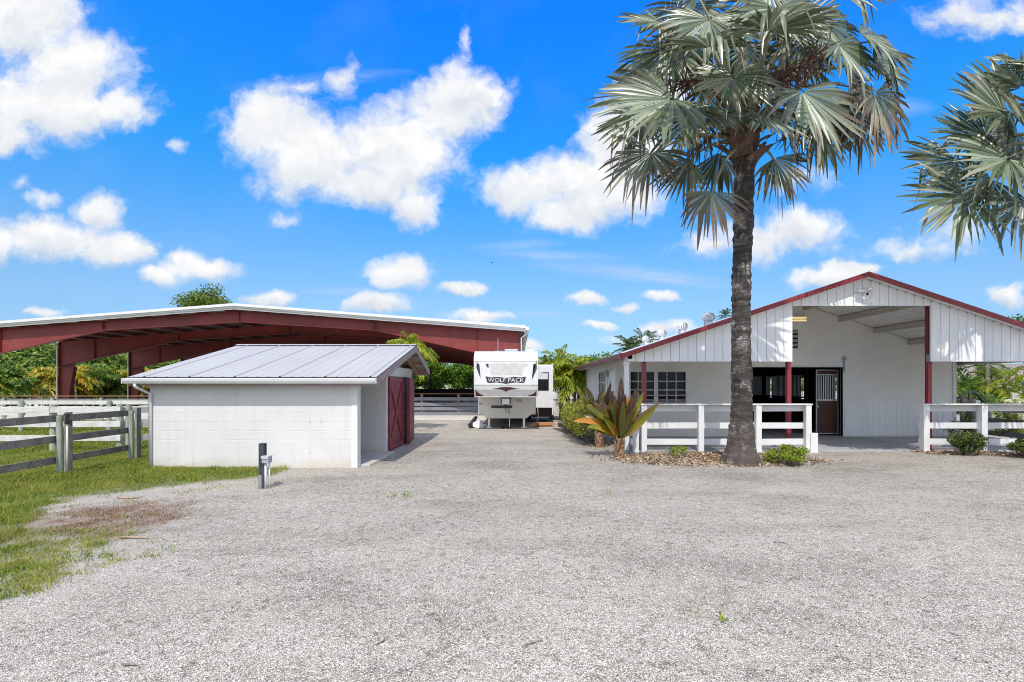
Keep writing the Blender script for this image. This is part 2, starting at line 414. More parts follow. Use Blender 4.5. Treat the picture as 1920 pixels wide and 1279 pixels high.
    fb = noise(nt, uvw, 13, 9, .62); fb2 = noise(nt, uv, 5, 4, .5)
    dens = math_(nt, 'ADD', cur, math_(nt, 'MULTIPLY', math_(nt, 'SUBTRACT', fb, .5), 1.55))
    alpha = nt.nodes.new('ShaderNodeMapRange'); alpha.interpolation_type = 'SMOOTHSTEP'
    nt.links.new(dens, alpha.inputs[0]); alpha.inputs[1].default_value = -.12; alpha.inputs[2].default_value = .60
    # thin cirrus streaks
    wisp = None; st = noise(nt, vm('MULTIPLY', uvw, (4, 30, 1)).outputs[0], 1.4, 6, .65)
    for (px, py, rx, ry, wt, ang) in S:
        mp = nt.nodes.new('ShaderNodeMapping'); mp.vector_type = 'TEXTURE'; nt.links.new(uv, mp.inputs[0])
        mp.inputs[1].default_value = ((px - VX)/F, (VY - py)/F, 0); mp.inputs[2].default_value = (0, 0, R(ang)); mp.inputs[3].default_value = (rx/F, ry/F, 1)
        d = vm('LENGTH', mp.outputs[0]).outputs['Value']
        val = math_(nt, 'MULTIPLY', math_(nt, 'SUBTRACT', 1.2, d, clamp=True), wt)
        wisp = val if wisp is None else math_(nt, 'MAXIMUM', wisp, val)
    wisp = math_(nt, 'MULTIPLY', wisp, ramp(nt, st, [(.3, .15), (.65, 1.0)]))
    hazy = math_(nt, 'MULTIPLY', ramp(nt, fb2, [(.5, 0.0), (.75, 1.0)]), .035)
    al = math_(nt, 'MAXIMUM', alpha.outputs[0], math_(nt, 'ADD', wisp, hazy))
    front = nt.nodes.new('ShaderNodeMapRange'); nt.links.new(sx.outputs[1], front.inputs[0]); front.inputs[1].default_value = .08; front.inputs[2].default_value = .2
    low = nt.nodes.new('ShaderNodeMapRange'); nt.links.new(v, low.inputs[0]); low.inputs[1].default_value = -.02; low.inputs[2].default_value = .03
    al = math_(nt, 'MULTIPLY', math_(nt, 'MULTIPLY', al, front.outputs[0]), low.outputs[0])
    # added clouds overhead and behind, out of view, whiten and strengthen the fill light
    fill_clouds = ramp(nt, noise(nt, tc.outputs['Generated'], 2.6, 7, .55), [(.40, 0.0), (.56, 1.0)])
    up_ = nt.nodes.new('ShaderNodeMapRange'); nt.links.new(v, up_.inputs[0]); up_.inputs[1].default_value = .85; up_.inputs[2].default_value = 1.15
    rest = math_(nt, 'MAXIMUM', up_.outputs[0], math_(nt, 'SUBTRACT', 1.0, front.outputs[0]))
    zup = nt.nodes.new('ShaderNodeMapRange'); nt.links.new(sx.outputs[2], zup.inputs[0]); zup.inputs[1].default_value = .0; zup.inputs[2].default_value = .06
    al = math_(nt, 'MAXIMUM', al, math_(nt, 'MULTIPLY', math_(nt, 'MULTIPLY', fill_clouds, rest), zup.outputs[0]))
    # cloud body: denser middles a little greyer, billows bright
    bil = noise(nt, vm('ADD', uvw, (0, .02, 0)).outputs[0], 8, 6, .55)
    bil2 = noise(nt, vm('ADD', uvw, (.006, .045, 0)).outputs[0], 8, 6, .55)
    rel = math_(nt, 'ADD', math_(nt, 'MULTIPLY', math_(nt, 'SUBTRACT', bil, bil2), 2.2), .5)
    shade = ramp(nt, rel, [(.1, (.80, .84, .89)), (.5, (.95, .96, .975)), (.72, (1.03, 1.03, 1.03))])
    yrel = math_(nt, 'ADD', math_(nt, 'DIVIDE', ysum, wsum), math_(nt, 'MULTIPLY', math_(nt, 'SUBTRACT', fb, .5), 1.4))
    under = ramp(nt, math_(nt, 'MULTIPLY_ADD', yrel, .5, .5), [(.02, (.70, .765, .85)), (.34, (.87, .90, .94)), (.60, (1, 1, 1))])
    shade = mixc(nt, 1.0, shade, under, 'MULTIPLY')
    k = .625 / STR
    sc = vm('SCALE', shade); nt.links.new(math_(nt, 'MULTIPLY', math_(nt, 'MULTIPLY_ADD', rest, .42, 1.0), k), sc.inputs['Scale'])  # the added out-of-view clouds are brighter than the visible ones
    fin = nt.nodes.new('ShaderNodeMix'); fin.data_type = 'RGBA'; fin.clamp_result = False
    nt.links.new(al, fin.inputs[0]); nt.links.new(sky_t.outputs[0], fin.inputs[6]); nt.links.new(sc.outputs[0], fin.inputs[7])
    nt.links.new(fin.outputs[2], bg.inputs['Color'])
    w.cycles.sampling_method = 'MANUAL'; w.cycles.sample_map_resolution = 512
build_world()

# ================================================================== ground
def poly_sd(x, y, poly):
    """signed distance, positive inside (vectorised)"""
    x = np.asarray(x, float); y = np.asarray(y, float); d = np.full(x.shape, 1e9); ins = np.zeros(x.shape, bool)
    n = len(poly)
    for i in range(n):
        x0, y0 = poly[i]; x1, y1 = poly[(i + 1) % n]
        ex, ey = x1 - x0, y1 - y0; t = np.clip(((x - x0)*ex + (y - y0)*ey) / (ex*ex + ey*ey + 1e-12), 0, 1)
        d = np.minimum(d, np.hypot(x - x0 - t*ex, y - y0 - t*ey))
        c = ((y0 > y) != (y1 > y)) & (x < (x1 - x0) * (y - y0) / (y1 - y0 + 1e-12) + x0)
        ins ^= c
    return np.where(ins, d, -d)
lawn = [GP(545, 888), GP(440, 903), GP(330, 916), GP(240, 924), GP(180, 934), GP(110, 946), GP(85, 972), GP(40, 990), GP(0, 992), GP(-150, 1000), GP(-500, 1030), (-60, 6), (-60, 25.2), (-7.0, 25.2), (-7.0, 12.0), (-4.9, 11.3)]
low = [GP(0, 998), GP(60, 996), GP(150, 1000), GP(215, 1008), GP(225, 1030), GP(190, 1062), GP(110, 1100), GP(40, 1132), GP(-60, 1165), GP(-260, 1190), GP(-420, 1130), GP(-300, 1010)]
brown = [GP(-60, 985), GP(50, 966), GP(160, 950), GP(290, 944), GP(375, 952), GP(330, 978), GP(250, 1004), GP(130, 1014), GP(0, 1020), GP(-120, 1015)]
tracks = []
def ground_fields(x, y):
    n1 = fbm(x, y, .9, 4, 3); n2 = fbm(x, y, 3.2, 4, 9); n3 = fbm(x, y, .25, 3, 21)
    g1 = poly_sd(x, y, lawn) + (n1 - .5) * 1.2 + (n2 - .5) * .9
    g2 = poly_sd(x, y, low) + (n1 - .5) * 1.3 + (n2 - .5) * 1.5
    grass = np.maximum(sstep(-.05, .55, g1), sstep(-.15, .7, g2) * .92 * (1 - .75 * sstep(.50, .66, fbm(x, y, 1.7, 4, 55))))
    front = sstep(12.5, 10.6, y)                      # thin, patchy turf towards the gravel
    grass = grass * (1 - front * .55 * sstep(.42, .62, n2) * sstep(1.6, .3, g1))
    br = sstep(-.25, .45, poly_sd(x, y, brown) + (n1 - .5) * .8 + (n2 - .5) * .9)
    sandy = np.maximum(sstep(-1.5, .2, g1) * .75, sstep(-.5, .3, g2) * .6) * (1 - grass) + sstep(.52, .74, n3) * .3 * sstep(6, 9, y)
    return np.clip(grass, 0, 1), np.clip(br, 0, 1), np.clip(sandy, 0, 1)
def gz(x, y):
    return (fbm(x, y, .45, 3, 5) - .5) * .03
def axis(lo, hi, f0, f1, step, grow=1.22):
    a = list(np.arange(f0, f1 + 1e-6, step)); s = step; v = f1
    while v < hi: s *= grow; v += s; a.append(v)
    s = step; v = f0; pre = []
    while v > lo: s *= grow; v -= s; pre.append(v)
    return np.array(pre[::-1] + a)
gx = axis(-1500, 1500, -13, 12, .11); gy = axis(-400, 1800, 2, 16, .11)
GXX, GYY = np.meshgrid(gx, gy); gv = np.stack([GXX.ravel(), GYY.ravel(), np.where(GYY.ravel() < 40, gz(GXX.ravel(), GYY.ravel()), 0)], 1)
nx, ny = len(gx), len(gy)
ii, jj = np.meshgrid(np.arange(nx - 1), np.arange(ny - 1)); q = (jj * nx + ii).ravel()
gf = np.stack([q, q + 1, q + 1 + nx, q + nx], 1)
ga, gb_, gs = ground_fields(gv[:, 0], gv[:, 1])
def ground_mat():
    m, nt, bs = new_mat('gravel_and_turf')
    pos = worldpos(nt)
    def at(n): a = nt.nodes.new('ShaderNodeAttribute'); a.attribute_name = n; return a.outputs['Fac']
    def vor(scale, feat='F1', out='Color', rnd=1):
        v = nt.nodes.new('ShaderNodeTexVoronoi'); v.feature = feat; v.inputs['Scale'].default_value = scale; v.inputs['Randomness'].default_value = rnd
        nt.links.new(pos, v.inputs['Vector']); return v
    n_big = noise(nt, pos, .35, 5, .6); n_mid = noise(nt, pos, 2.2, 6, .62); n_f = noise(nt, pos, 24, 4, .6)
    v1 = vor(128); v2 = vor(52); e1 = vor(128, 'DISTANCE_TO_EDGE')
    sp = nt.nodes.new('ShaderNodeSeparateColor'); nt.links.new(v1.outputs['Color'], sp.inputs[0])
    sp2 = nt.nodes.new('ShaderNodeSeparateColor'); nt.links.new(v2.outputs['Color'], sp2.inputs[0])
    stone = ramp(nt, sp.outputs[0], [(0, (.13, .118, .10)), (.2, (.46, .43, .38)), (.5, (.79, .75, .675)), (.8, (.91, .875, .805)), (1, (.94, .915, .865))])
    stone = mixc(nt, ramp(nt, sp.outputs[1], [(.80, 0.0), (.9, .6)]), stone, (.46, .33, .23))
    stone = mixc(nt, ramp(nt, sp2.outputs[0], [(.9, 0.0), (.93, .55)]), stone, (.74, .725, .70))
    v3 = vor(19); sp3 = nt.nodes.new('ShaderNodeSeparateColor'); nt.links.new(v3.outputs['Color'], sp3.inputs[0]); stone = mixc(nt, 1.0, stone, ramp(nt, sp3.outputs[0], [(0, (.62, .61, .59)), (.25, (.90, .89, .87)), (.7, (1, 1, 1)), (1, (1, 1, 1))]), 'MULTIPLY')
    gap = ramp(nt, e1.outputs['Distance'], [(0, 1.0), (.13, 0.0)])
    stone = mixc(nt, math_(nt, 'MULTIPLY', gap, .62), stone, (.20, .175, .145))
    tone = ramp(nt, n_big, [(.32, (.80, .79, .775)), (.47, (.95, .94, .925)), (.68, (1.0, .995, .97))])
    stone = mixc(nt, 1.0, stone, tone, 'MULTIPLY')
    n_st = noise(nt, worldpos(nt, (.38, .75, 1)), 1.0, 6, .65); stone = mixc(nt, 1.0, stone, ramp(nt, n_st, [(.36, (.72, .71, .695)), (.5, (.95, .94, .92)), (.62, (1, 1, .99))]), 'MULTIPLY')
    n_tan = noise(nt, worldpos(nt, (.3, .8, 1)), .8, 6, .65); stone = mixc(nt, ramp(nt, n_tan, [(.50, 0.0), (.68, .42)]), stone, (.68, .58, .46))
    warm = ramp(nt, n_mid, [(.52, 0.0), (.74, .45)])
    stone = mixc(nt, warm, stone, (.58, .50, .405))
    fines = ramp(nt, n_f, [(.3, (.48, .43, .36)), (.7, (.70, .65, .575))])
    c = mixc(nt, at('sandy'), stone, fines)
    bcol = ramp(nt, n_f, [(.25, (.14, .085, .055)), (.5, (.30, .195, .13)), (.75, (.50, .40, .30))])
    bfac = math_(nt, 'MULTIPLY', at('brown'), ramp(nt, n_mid, [(.36, .2), (.6, 1.0)]))
    c = mixc(nt, bfac, c, bcol)
    gcol = ramp(nt, n_f, [(.25, (.055, .075, .012)), (.5, (.13, .165, .026)), (.75, (.25, .24, .075))])
    c = mixc(nt, at('grass'), c, gcol)
    nt.links.new(c, bs.inputs['Base Color']); bs.inputs['Roughness'].default_value = .95; bs.inputs['Specular IOR Level'].default_value = .15
    h = math_(nt, 'SUBTRACT', math_(nt, 'MULTIPLY', sp.outputs[2], .7), math_(nt, 'MULTIPLY', gap, .9))
    h = math_(nt, 'ADD', h, math_(nt, 'MULTIPLY', n_f, .5))
    bump(nt, bs, h, .8, .012); return m
g_o = root_np('ground', npmesh('ground', gv, gf, att={'grass': ga, 'brown': gb_, 'sandy': gs}), ground_mat())
tag(g_o, kind='structure'); g_o.data.polygons.foreach_set('use_smooth', [True] * len(g_o.data.polygons))

# sand of the riding arena, behind the rail fence
mb = MB(); mb.add([(-60, 25.6, .012), (1.6, 25.6, .012), (1.6, 72, .012), (-60, 72, .012)], [(0, 1, 2, 3)])
tag(part('arena_sand', mb, paint('arena_sand', (.58, .54, .48), .95, .12, 1.5, 60, .2)), kind='structure')

# loose stones lying on the lot (far too many to count)
def scatter_stones(n, y0=2.3, dy=7.2, r0=.0025, dr=.0035, ex=1.9):
    u = RNG.random(n); y = y0 + dy * u ** ex; x = (RNG.random(n) * 2 - 1) * (y * 1.06 + .3)
    g, b, s = ground_fields(x, y); k = RNG.random(n) > (g * 1.6 + b * .75 + s * .35); x, y = x[k], y[k]; n = len(x)
    r = r0 + dr * RNG.random(n) ** 2.6
    base = np.array([(1,0,0),(0,1,0),(-1,0,0),(0,-1,0),(0,0,1),(0,0,-1)], float)
    tri = np.array([(0,1,4),(1,2,4),(2,3,4),(3,0,4)])
    V = base[None] * (1 + .5 * (RNG.random((n, 6, 1)) - .5)) + (RNG.random((n, 6, 3)) - .5) * .35
    V[:, :, 2] *= .62; a = RNG.random(n) * 6.283; ca, sa = np.cos(a), np.sin(a)
    X = V[:, :, 0]*ca[:, None] - V[:, :, 1]*sa[:, None]; Yv = V[:, :, 0]*sa[:, None]*1.0 + V[:, :, 1]*ca[:, None]
    st = (1 + RNG.random(n) * .7)[:, None]
    V = np.stack([X * st, Yv, V[:, :, 2]], 2) * r[:, None, None]
    V += np.stack([x, y, gz(x, y) + r * .12], 1)[:, None, :]
    Fc = tri[None] + (np.arange(n) * 6)[:, None, None]
    return npmesh('loose_gravel', V.reshape(-1, 3), Fc.reshape(-1, 3))
tag(root_np('loose_gravel', scatter_stones(150000), leaf_mat('limestone_chips', [(0, (.24, .22, .185)), (.3, (.50, .465, .405)), (.65, (.65, .61, .545)), (1, (.76, .73, .675))], 0, .9)), kind='stuff')

tag(root_np('gravel_debris', scatter_stones(24000, 2.4, 15, .004, .006, .75), leaf_mat('debris_bits', [(0, (.06, .045, .032)), (.35, (.22, .18, .14)), (.6, (.42, .38, .32)), (1, (.66, .62, .56))], 0, .9)), kind='stuff')
# turf: one object of many blades
def blades(n, sampler, hmin, hmax, w):
    x, y, dens = sampler(n); k = RNG.random(len(x)) < dens; x, y = x[k], y[k]; n = len(x)
    h = (hmin + (hmax - hmin) * RNG.random(n) ** 1.5) * (.45 + 1.25 * fbm(x, y, 2.2, 3, 71) ** 1.5 * 1.6); a = RNG.random(n) * 6.283; lean = h * (.3 + .8 * RNG.random(n)); la = RNG.random(n) * 6.283
    wx, wy = np.cos(a) * w * .5, np.sin(a) * w * .5; z0 = gz(x, y) - .004
    lx, ly = np.cos(la) * lean, np.sin(la) * lean
    V = np.stack([np.stack([x - wx, y - wy, z0], 1), np.stack([x + wx, y + wy, z0], 1),
                  np.stack([x + wx * .8 + lx * .4, y + wy * .8 + ly * .4, z0 + h * .62], 1), np.stack([x - wx * .8 + lx * .4, y - wy * .8 + ly * .4, z0 + h * .62], 1),
                  np.stack([x + lx, y + ly, z0 + h], 1)], 1).reshape(-1, 3)
    o = np.arange(n) * 5
    Fq = np.stack([np.stack([o, o+1, o+2], 1), np.stack([o, o+2, o+3], 1), np.stack([o+3, o+2, o+4], 1)], 1).reshape(-1, 3)
    return V, Fq
def s_near(n):
    y = 3.5 + 10.5 * RNG.random(n); x = -15.5 + 12 * RNG.random(n)
    g, b, s = ground_fields(x, y); return x, y, g * (x > -y * 1.06 - .6) * (.35 + .9 * sstep(.34, .58, fbm(x, y, 3.0, 3, 91)))
def s_low(n):
    y = 3.6 + 4.2 * RNG.random(n); x = -8.5 + 5.5 * RNG.random(n)
    g, b, s = ground_fields(x, y); return x, y, g * (x > -y * 1.06 - .3) * (.25 + .9 * sstep(.36, .6, fbm(x, y, 3.4, 3, 97)))
def s_tuft(n):
    y = 4 + 8 * RNG.random(n); x = -11 + 8.5 * RNG.random(n)
    g, b, s = ground_fields(x, y); return x, y, np.clip(s + b, 0, 1) * sstep(.56, .66, fbm(x, y, 2.6, 4, 133)) * (x > -y * 1.06 - .3)
def s_far(n):
    y = 13.5 + 12 * RNG.random(n); x = -27.5 + 20 * RNG.random(n)
    g, b, s = ground_fields(x, y); return x, y, g * (x > -y * 1.06 - .6)
Va, Fa_ = blades(430000, s_near, .018, .065, .0070); Vb, Fb_ = blades(110000, s_far, .03, .09, .016)
Vc, Fc_ = blades(170000, s_low, .02, .06, .007); Vd, Fd_ = blades(60000, s_tuft, .015, .05, .007)
Vs = [Va, Vb, Vc, Vd]; Fs = [Fa_, Fb_, Fc_, Fd_]; os_ = np.cumsum([0] + [len(v) for v in Vs])
me = npmesh('grass', np.vstack(Vs), np.vstack([f + o for f, o in zip(Fs, os_)]))
tag(root_np('grass', me, leaf_mat('grass_blades', [(0, (.05, .09, .008)), (.4, (.16, .25, .018)), (.75, (.30, .38, .035)), (1, (.48, .43, .13))], .4, .6, big=(1.3, (.36, .36, .07)))), kind='stuff')
# straw and dead grass on the brown patch
def s_brown(n):
    y = 5 + 6 * RNG.random(n); x = -10 + 7 * RNG.random(n); g, b, s = ground_fields(x, y); return x, y, b * .9 * (fbm(x, y, 2.4, 3, 44) > .45)
Va, Fa_ = blades(160000, s_brown, .008, .035, .006)
tag(root_np('dead_grass', npmesh('dead_grass', Va, Fa_), leaf_mat('straw', [(0, (.10, .05, .03)), (.5, (.25, .14, .085)), (1, (.50, .38, .26))], .1, .8)), kind='stuff')

# ================================================================== block shed
def build_shed():
    X0, X1, Yf, Yr, Yi = -8.0, -3.49, 11.03, 17.0, 13.46
    t = thing('block_shed', 'low white painted block shed with grey metal roof and red double doors', 'shed', (-5.75, 14, 0))
    XE0, XE1 = -8.27, -2.99; YE, YRg, YB = 10.75, 15.0, 17.25; ZE, ZR, ZB = 1.97, 2.975, 2.33
    s1 = (ZR - ZE) / (YRg - YE); s2 = (ZR - ZB) / (YB - YRg)
    zt = lambda y: (ZE + (y - YE) * s1 if y < YRg else ZR - (y - YRg) * s2) - .10
    mb = MB(); mb.box(X0, X1, Yf, Yf + .2, -.1, zt(Yf)); part('front_wall', mb, M['block'], t, bevel=.006)
    mb = MB(); mb.box(X0 + .2, X1 - .004, Yi, Yi + .2, -.1, 2.32); part('inner_wall', mb, M['block'], t, bevel=.006)
    mb = MB(); mb.box(X0, X0 + .2, Yf + .2, Yr, -.1, zt(Yf) - .02); mb.box(X0 + .2, X1, Yr - .2, Yr, -.1, 2.2); part('back_wall', mb, M['block'], t)
    # gable end with a doorway Y 13.62..16.86
    mb = MB(); mb.box(X1 - .2, X1, Yi + .2, Yi + .32, -.1, 2.32); mb.box(X1 - .2, X1, Yr - .2 + .02, Yr, -.1, 2.32); mb.box(X1 - .2, X1, Yi + .32, Yr - .18, 2.04, 2.32)
    part('gable_wall', mb, M['block'], t)
    mb = MB(); mb.box(X1 - .02, X1 + .012, Yi - .002, Yi + .14, .0, 2.34).cut(); mb.box(X1 - .12, X1 + .012, Yf - .012, Yf + .215, 0, zt(Yf) - .01)
    parts('corner_trim', mb, M['white'], t)
    mb = MB(); mb.box(X0 + .2, X1 + .22, Yf + .21, Yi + .1, -.08, .035); part('concrete_pad', mb, paint('concrete_pad', (.50, .48, .44), .85, .12, 2, 40, .2), t, bevel=.01)
    # ribbed metal roof: one sheet per slope with trapezoid ribs
    mb = MB()
    xs = []; n = 22; pitch = (XE1 - XE0) / n
    prof = []
    for i in range(n):
        b = XE0 + i * pitch; hh = .026 if i % 4 == 1 else .010; prof += [(b, 0), (b + pitch * .36, 0), (b + pitch * .42, hh), (b + pitch * .50, hh), (b + pitch * .56, 0)]
    prof.append((XE1, 0))
    for (ya, za, yb, zb) in ((YE, ZE, YRg, ZR), (YRg, ZR, YB, ZB)):
        o = []
        for (x, h) in prof: o += [(x, ya, za + h), (x, yb, zb + h)]
        mb.add(o, [(2*i, 2*i+2, 2*i+3, 2*i+1) for i in range(len(prof) - 1)])
        o = [(XE0, ya, za - .03), (XE1, ya, za - .03), (XE1, yb, zb - .03), (XE0, yb, zb - .03)]
        mb.add(o, [(0, 3, 2, 1)])
    part('roof', mb, M['shed_roof'], t)
    mb = MB()                                            # ridge cap
    for sg, s in ((-1, s1), (1, s2)): mb.add([(XE0 - .01, YRg, ZR + .035), (XE1 + .01, YRg, ZR + .035), (XE1 + .01, YRg + sg * .16, ZR + .03 - .16 * s), (XE0 - .01, YRg + sg * .16, ZR + .03 - .16 * s)], [(0, 1, 2, 3)])
    part('ridge_cap', mb, M['shed_roof'], t)
    mb = MB()                                            # rake boards
    for x in (XE0 + .0, XE1 - .03):
        for (ya, za, yb, zb) in ((YE + .02, ZE, YRg, ZR), (YRg, ZR, YB, ZB)):
            mb.prism([(ya, za - .035), (yb, zb - .035), (yb, zb - .19), (ya, za - .19)], 'x', x, x + .035); mb.cut()
    parts('rake_board', mb, M['fascia'], t)
    mb = MB(); mb.box(XE0 + .04, XE1 - .04, YE + .025, YE + .06, ZE - .19, ZE - .035).cut(); mb.box(XE0 + .04, XE1 - .04, YB - .05, YB - .02, ZB - .2, ZB - .035); parts('fascia', mb, M['fascia'], t)
    # gutter trough with hangers, bent downspout
    mb = MB(); yg = YE - .105
    mb.prism([(yg + .118, ZE - .02), (yg + .118, ZE - .14), (yg + .03, ZE - .14), (yg, ZE - .09), (yg - .012, ZE - .045), (yg + .004, ZE - .035), (yg + .012, ZE - .08), (yg + .038, ZE - .128), (yg + .108, ZE - .128), (yg + .108, ZE - .02)], 'x', XE0 - .05, XE1 - .0)
    mb.box(XE0 - .058, XE0 - .05, yg, yg + .118, ZE - .14, ZE - .04); mb.box(XE1, XE1 + .008, yg, yg + .118, ZE - .14, ZE - .04)
    g = part('gutter', mb, M['white'], t)
    mb = MB()
    for i in range(6): x = XE0 + .5 + i * .88; mb.box(x, x + .02, yg - .006, YE + .06, ZE - .034, ZE - .026).cut()
    parts('hanger', mb, M['alum'], g)
    mb = MB(); xd = X0 + .04
    mb.tube([(xd - .12, yg + .06, ZE - .13), (xd - .12, yg + .06, ZE - .2), (xd - .05, Yf - .1, ZE - .32), (xd, Yf - .045, ZE - .36), (xd, Yf - .045, .0)], .032, 10)
    part('downspout', mb, M['white'], t, smooth=True)
    # roof framing seen under the gable overhang
    mb = MB()
    for k in range(9):
        y = YE + .25 + k * .75; z = zt(y) + .02
        if y < YB: mb.box(X1 - 1.0, XE1 - .05, y, y + .04, z - .10, z).cut()
    parts('lath', mb, M['raw_wood'], t); mb = MB()
    mb.beam((X1 - .25, Yi + .1, 2.40), (X1 - .25, YB - .3, 2.40), .05, .14); mb.beam((X1 - .25, Yi, 2.42), (X1 - .25, YRg, 2.78), .045, .12); mb.beam((X1 - .25, YRg + .02, 2.42), (X1 - .25, YRg, 2.78), .045, .1)
    mb.beam((X1 - .25, YRg + .1, 2.75), (X1 - .25, YB - .1, 2.26), .045, .12); mb.beam((X1 + .1, YRg + .1, 2.73), (X1 + .1, YB - .1, 2.24), .045, .12)
    part('roof_truss', mb, M['raw_wood'], t)
    # doors: plank leaf, frame, X brace, strap hinges
    def door(y0, y1, x0, x1, lab):
        w = math.hypot(y1 - y0, x1 - x0); d = part('door', door_mb(w).mesh('door'), M['burgundy_dull'], t, label=lab)
        br = part('brace', brace_mb(w).mesh('brace'), M['burgundy_dull'], d); hg = [part('hinge', q.mesh('hinge'), M['burgundy_dull'], d) for q in hinge_mb().pieces()]
        ang = math.atan2(y1 - y0, x1 - x0)
        for o in (d,): o.location = Vector((x0, y0, .04)) - t.location; o.rotation_euler = (0, 0, ang)
        for o in [br] + hg: o.location = (0, 0, 0)
        return d
    def door_mb(w):
        mb = MB(); nb = 9; h = 1.98
        for i in range(nb): z = i * h / nb; mb.box(.0, w, -.0, .022, z + .004, z + h / nb - .004)
        for a, b in ((0, .11), (w - .11, w)): mb.box(a, b, -.03, -.001, 0, h)
        for a, b in ((0, .13), (h - .13, h)): mb.box(.112, w - .112, -.03, -.001, a, b)
        mb.box(0, w, .023, .05, 0, h); return mb
    def brace_mb(w):
        mb = MB()
        mb.beam((.12, -.014, .14), (w - .12, -.014, 1.84), .024, .10, (0, 0, 1)); mb.beam((.12, -.018, 1.84), (w - .12, -.018, .14), .024, .10, (0, 0, 1)); return mb
    def hinge_mb():
        mb = MB()
        for z in (.12, .62, 1.1, 1.6): mb.box(-.035, .13, -.045, -.034, z - .05, z + .05); mb.tube([(-.02, -.04, z - .08), (-.02, -.04, z + .08)], .016, 8).cut()
        return mb
    door(13.62, 15.18, X1 + .03, X1 + .065, 'burgundy plank door leaf with X brace, closed')
    door(16.82, 15.22, X1 + .02, X1 + .21, 'burgundy plank door leaf with X brace, standing ajar')
build_shed()

# ================================================================== covered riding arena
def build_arena():
    XL, XR, XC = -30.3, .16, -15.08; ZEv, ZRg = 4.96, 6.12
    t = thing('covered_arena', 'big open sided riding arena of dark red steel frames under a white edged roof', 'arena roof', (XC, 45, 0))
    zr = lambda x: ZRg - abs(x - XC) * (ZRg - ZEv) / (XR - XC)
    ys = [27.5 + 6.1 * i for i in range(8)]; Y0, Y1 = ys[0] - .48, ys[-1] + .6
    mb = MB()
    mb.prism([(XL - .25, zr(XL - .25)), (XC, ZRg), (XR + .25, zr(XR + .25)), (XR + .25, zr(XR + .25) - .035), (XC, ZRg - .035), (XL - .25, zr(XL - .25) - .035)], 'y', Y0 + .02, Y1)
    part('roof', mb, M['roof_under'], t)
    mb = MB()                                          # stepped white rake trim along the front edge
    for (dy, z0, z1, th) in ((-.10, .03, -.11, .10), (-.035, -.11, -.195, .04), (.015, -.195, -.28, .03)):
        for a, b in ((XL - .3, XC), (XC, XR + .3)):
            mb.prism([(a, zr(a) + z0), (b, zr(b) + z0), (b, zr(b) + z1), (a, zr(a) + z1)], 'y', Y0 + dy, Y0 + dy + th)
    part('rake_trim', mb, M['white'], t)
    mb = MB(); mb.box(XR + .26, XR + .46, Y0, Y1, zr(XR) - .24, zr(XR) - .05).cut(); mb.box(XL - .46, XL - .26, Y0, Y1, zr(XR) - .24, zr(XR) - .05)
    parts('eave_gutter', mb, M['white'], t)
    mb = MB()
    for y in ys:
        for x, s in ((XR + .36, -1), (XL - .36, 1)):
            z = zr(XR) - .22; mb.tube([(x, y - .22, z), (x, y - .22, z - .15), (x + s * .30, y - .19, z - .4), (x + s * .30, y - .19, 0)], .04, 8).cut()
    parts('downspout', mb, M['alum'], t, smooth=True)
    half = XR - XC; pin = 7.35                          # distance from ridge to the pinch of the tapered rafter
    dp = lambda d: (.60 - .10 * d / pin) if d < pin else .50 + (d - pin) / (half - pin) * 1.14
    mP = M['steel_red']
    mflange = mP
    for i, y in enumerate(ys):
        mt = M['steel_red']
        web = MB(); fl = MB(); st = MB()
        ds = [0, 3.6, pin, 11, half]
        for sg in (-1, 1):
            for a, b in zip(ds[:-1], ds[1:]):
                xa, xb = XC + sg * a, XC + sg * b; ta, tb = zr(xa) - .30, zr(xb) - .30
                web.prism([(xa, ta), (xb, tb), (xb, tb - dp(b)), (xa, ta - dp(a))], 'y', y - .008, y + .008)
                for (pa, pb) in ((ta, tb), (ta - dp(a), tb - dp(b))):
                    fl.prism([(xa, pa + .008), (xb, pb + .008), (xb, pb - .008), (xa, pa - .008)], 'y', y - .13, y + .13)
            xp = XC + sg * pin; tp = zr(xp) - .30; st.box(xp - .012, xp + .012, y - .14, y + .14, tp - dp(pin) - .03, tp + .02).cut()
            for d in (12.9,): xp = XC + sg * d; tp = zr(xp) - .30; st.box(xp - .008, xp + .008, y - .10, y + .10, tp - dp(d), tp).cut()
        tp = zr(XC) - .30; st.box(XC - .014, XC + .014, y - .14, y + .14, tp - .64, tp + .02)
        rf = part('rafter', web, mt, t); part('flange', fl, mt, rf); parts('splice_plate', st, mt, rf)
        for sg in (-1, 1):
            xo = XC + sg * half; top = zr(xo) - .30; c = MB()
            w0, w1 = .52, 1.02
            c.prism([(xo, 0), (xo, top), (xo - sg * w1, top - .02), (xo - sg * w1, top - 1.68), (xo - sg * w0, 0)], 'y', y - .01, y + .01)
            c.prism([(xo, 0), (xo, top), (xo - sg * .016, top), (xo - sg * .016, 0)], 'y', y - .14, y + .14)
            c.prism([(xo - sg * w0, 0), (xo - sg * w1, top - 1.68), (xo - sg * (w1 - .016), top - 1.68), (xo - sg * (w0 - .016), 0)], 'y', y - .14, y + .14)
            c.box(xo - sg * w1, xo, y - .13, y + .13, top - 1.69, top - 1.665)
            c.box(xo - sg * .7, xo + sg * .05, y - .2, y + .2, -.02, .02)
            part('column', c, mt, t)
    mb = MB()                                           # Z purlins under the roof sheets
    for sg in (-1, 1):
        for k in range(10):
            x = XC + sg * (.7 + k * 1.6); z = zr(x) - .05
            if abs(x - XC) < half: mb.prism([(x - .06, z - .21), (x + .012, z - .21), (x + .012, z), (x - .004, z), (x - .004, z - .198), (x - .06, z - .198)], 'y', Y0 + .1, Y1 - .1).cut()
    parts('purlin', mb, M['steel_red_dark'], t)
    mb = MB()                                           # flange braces
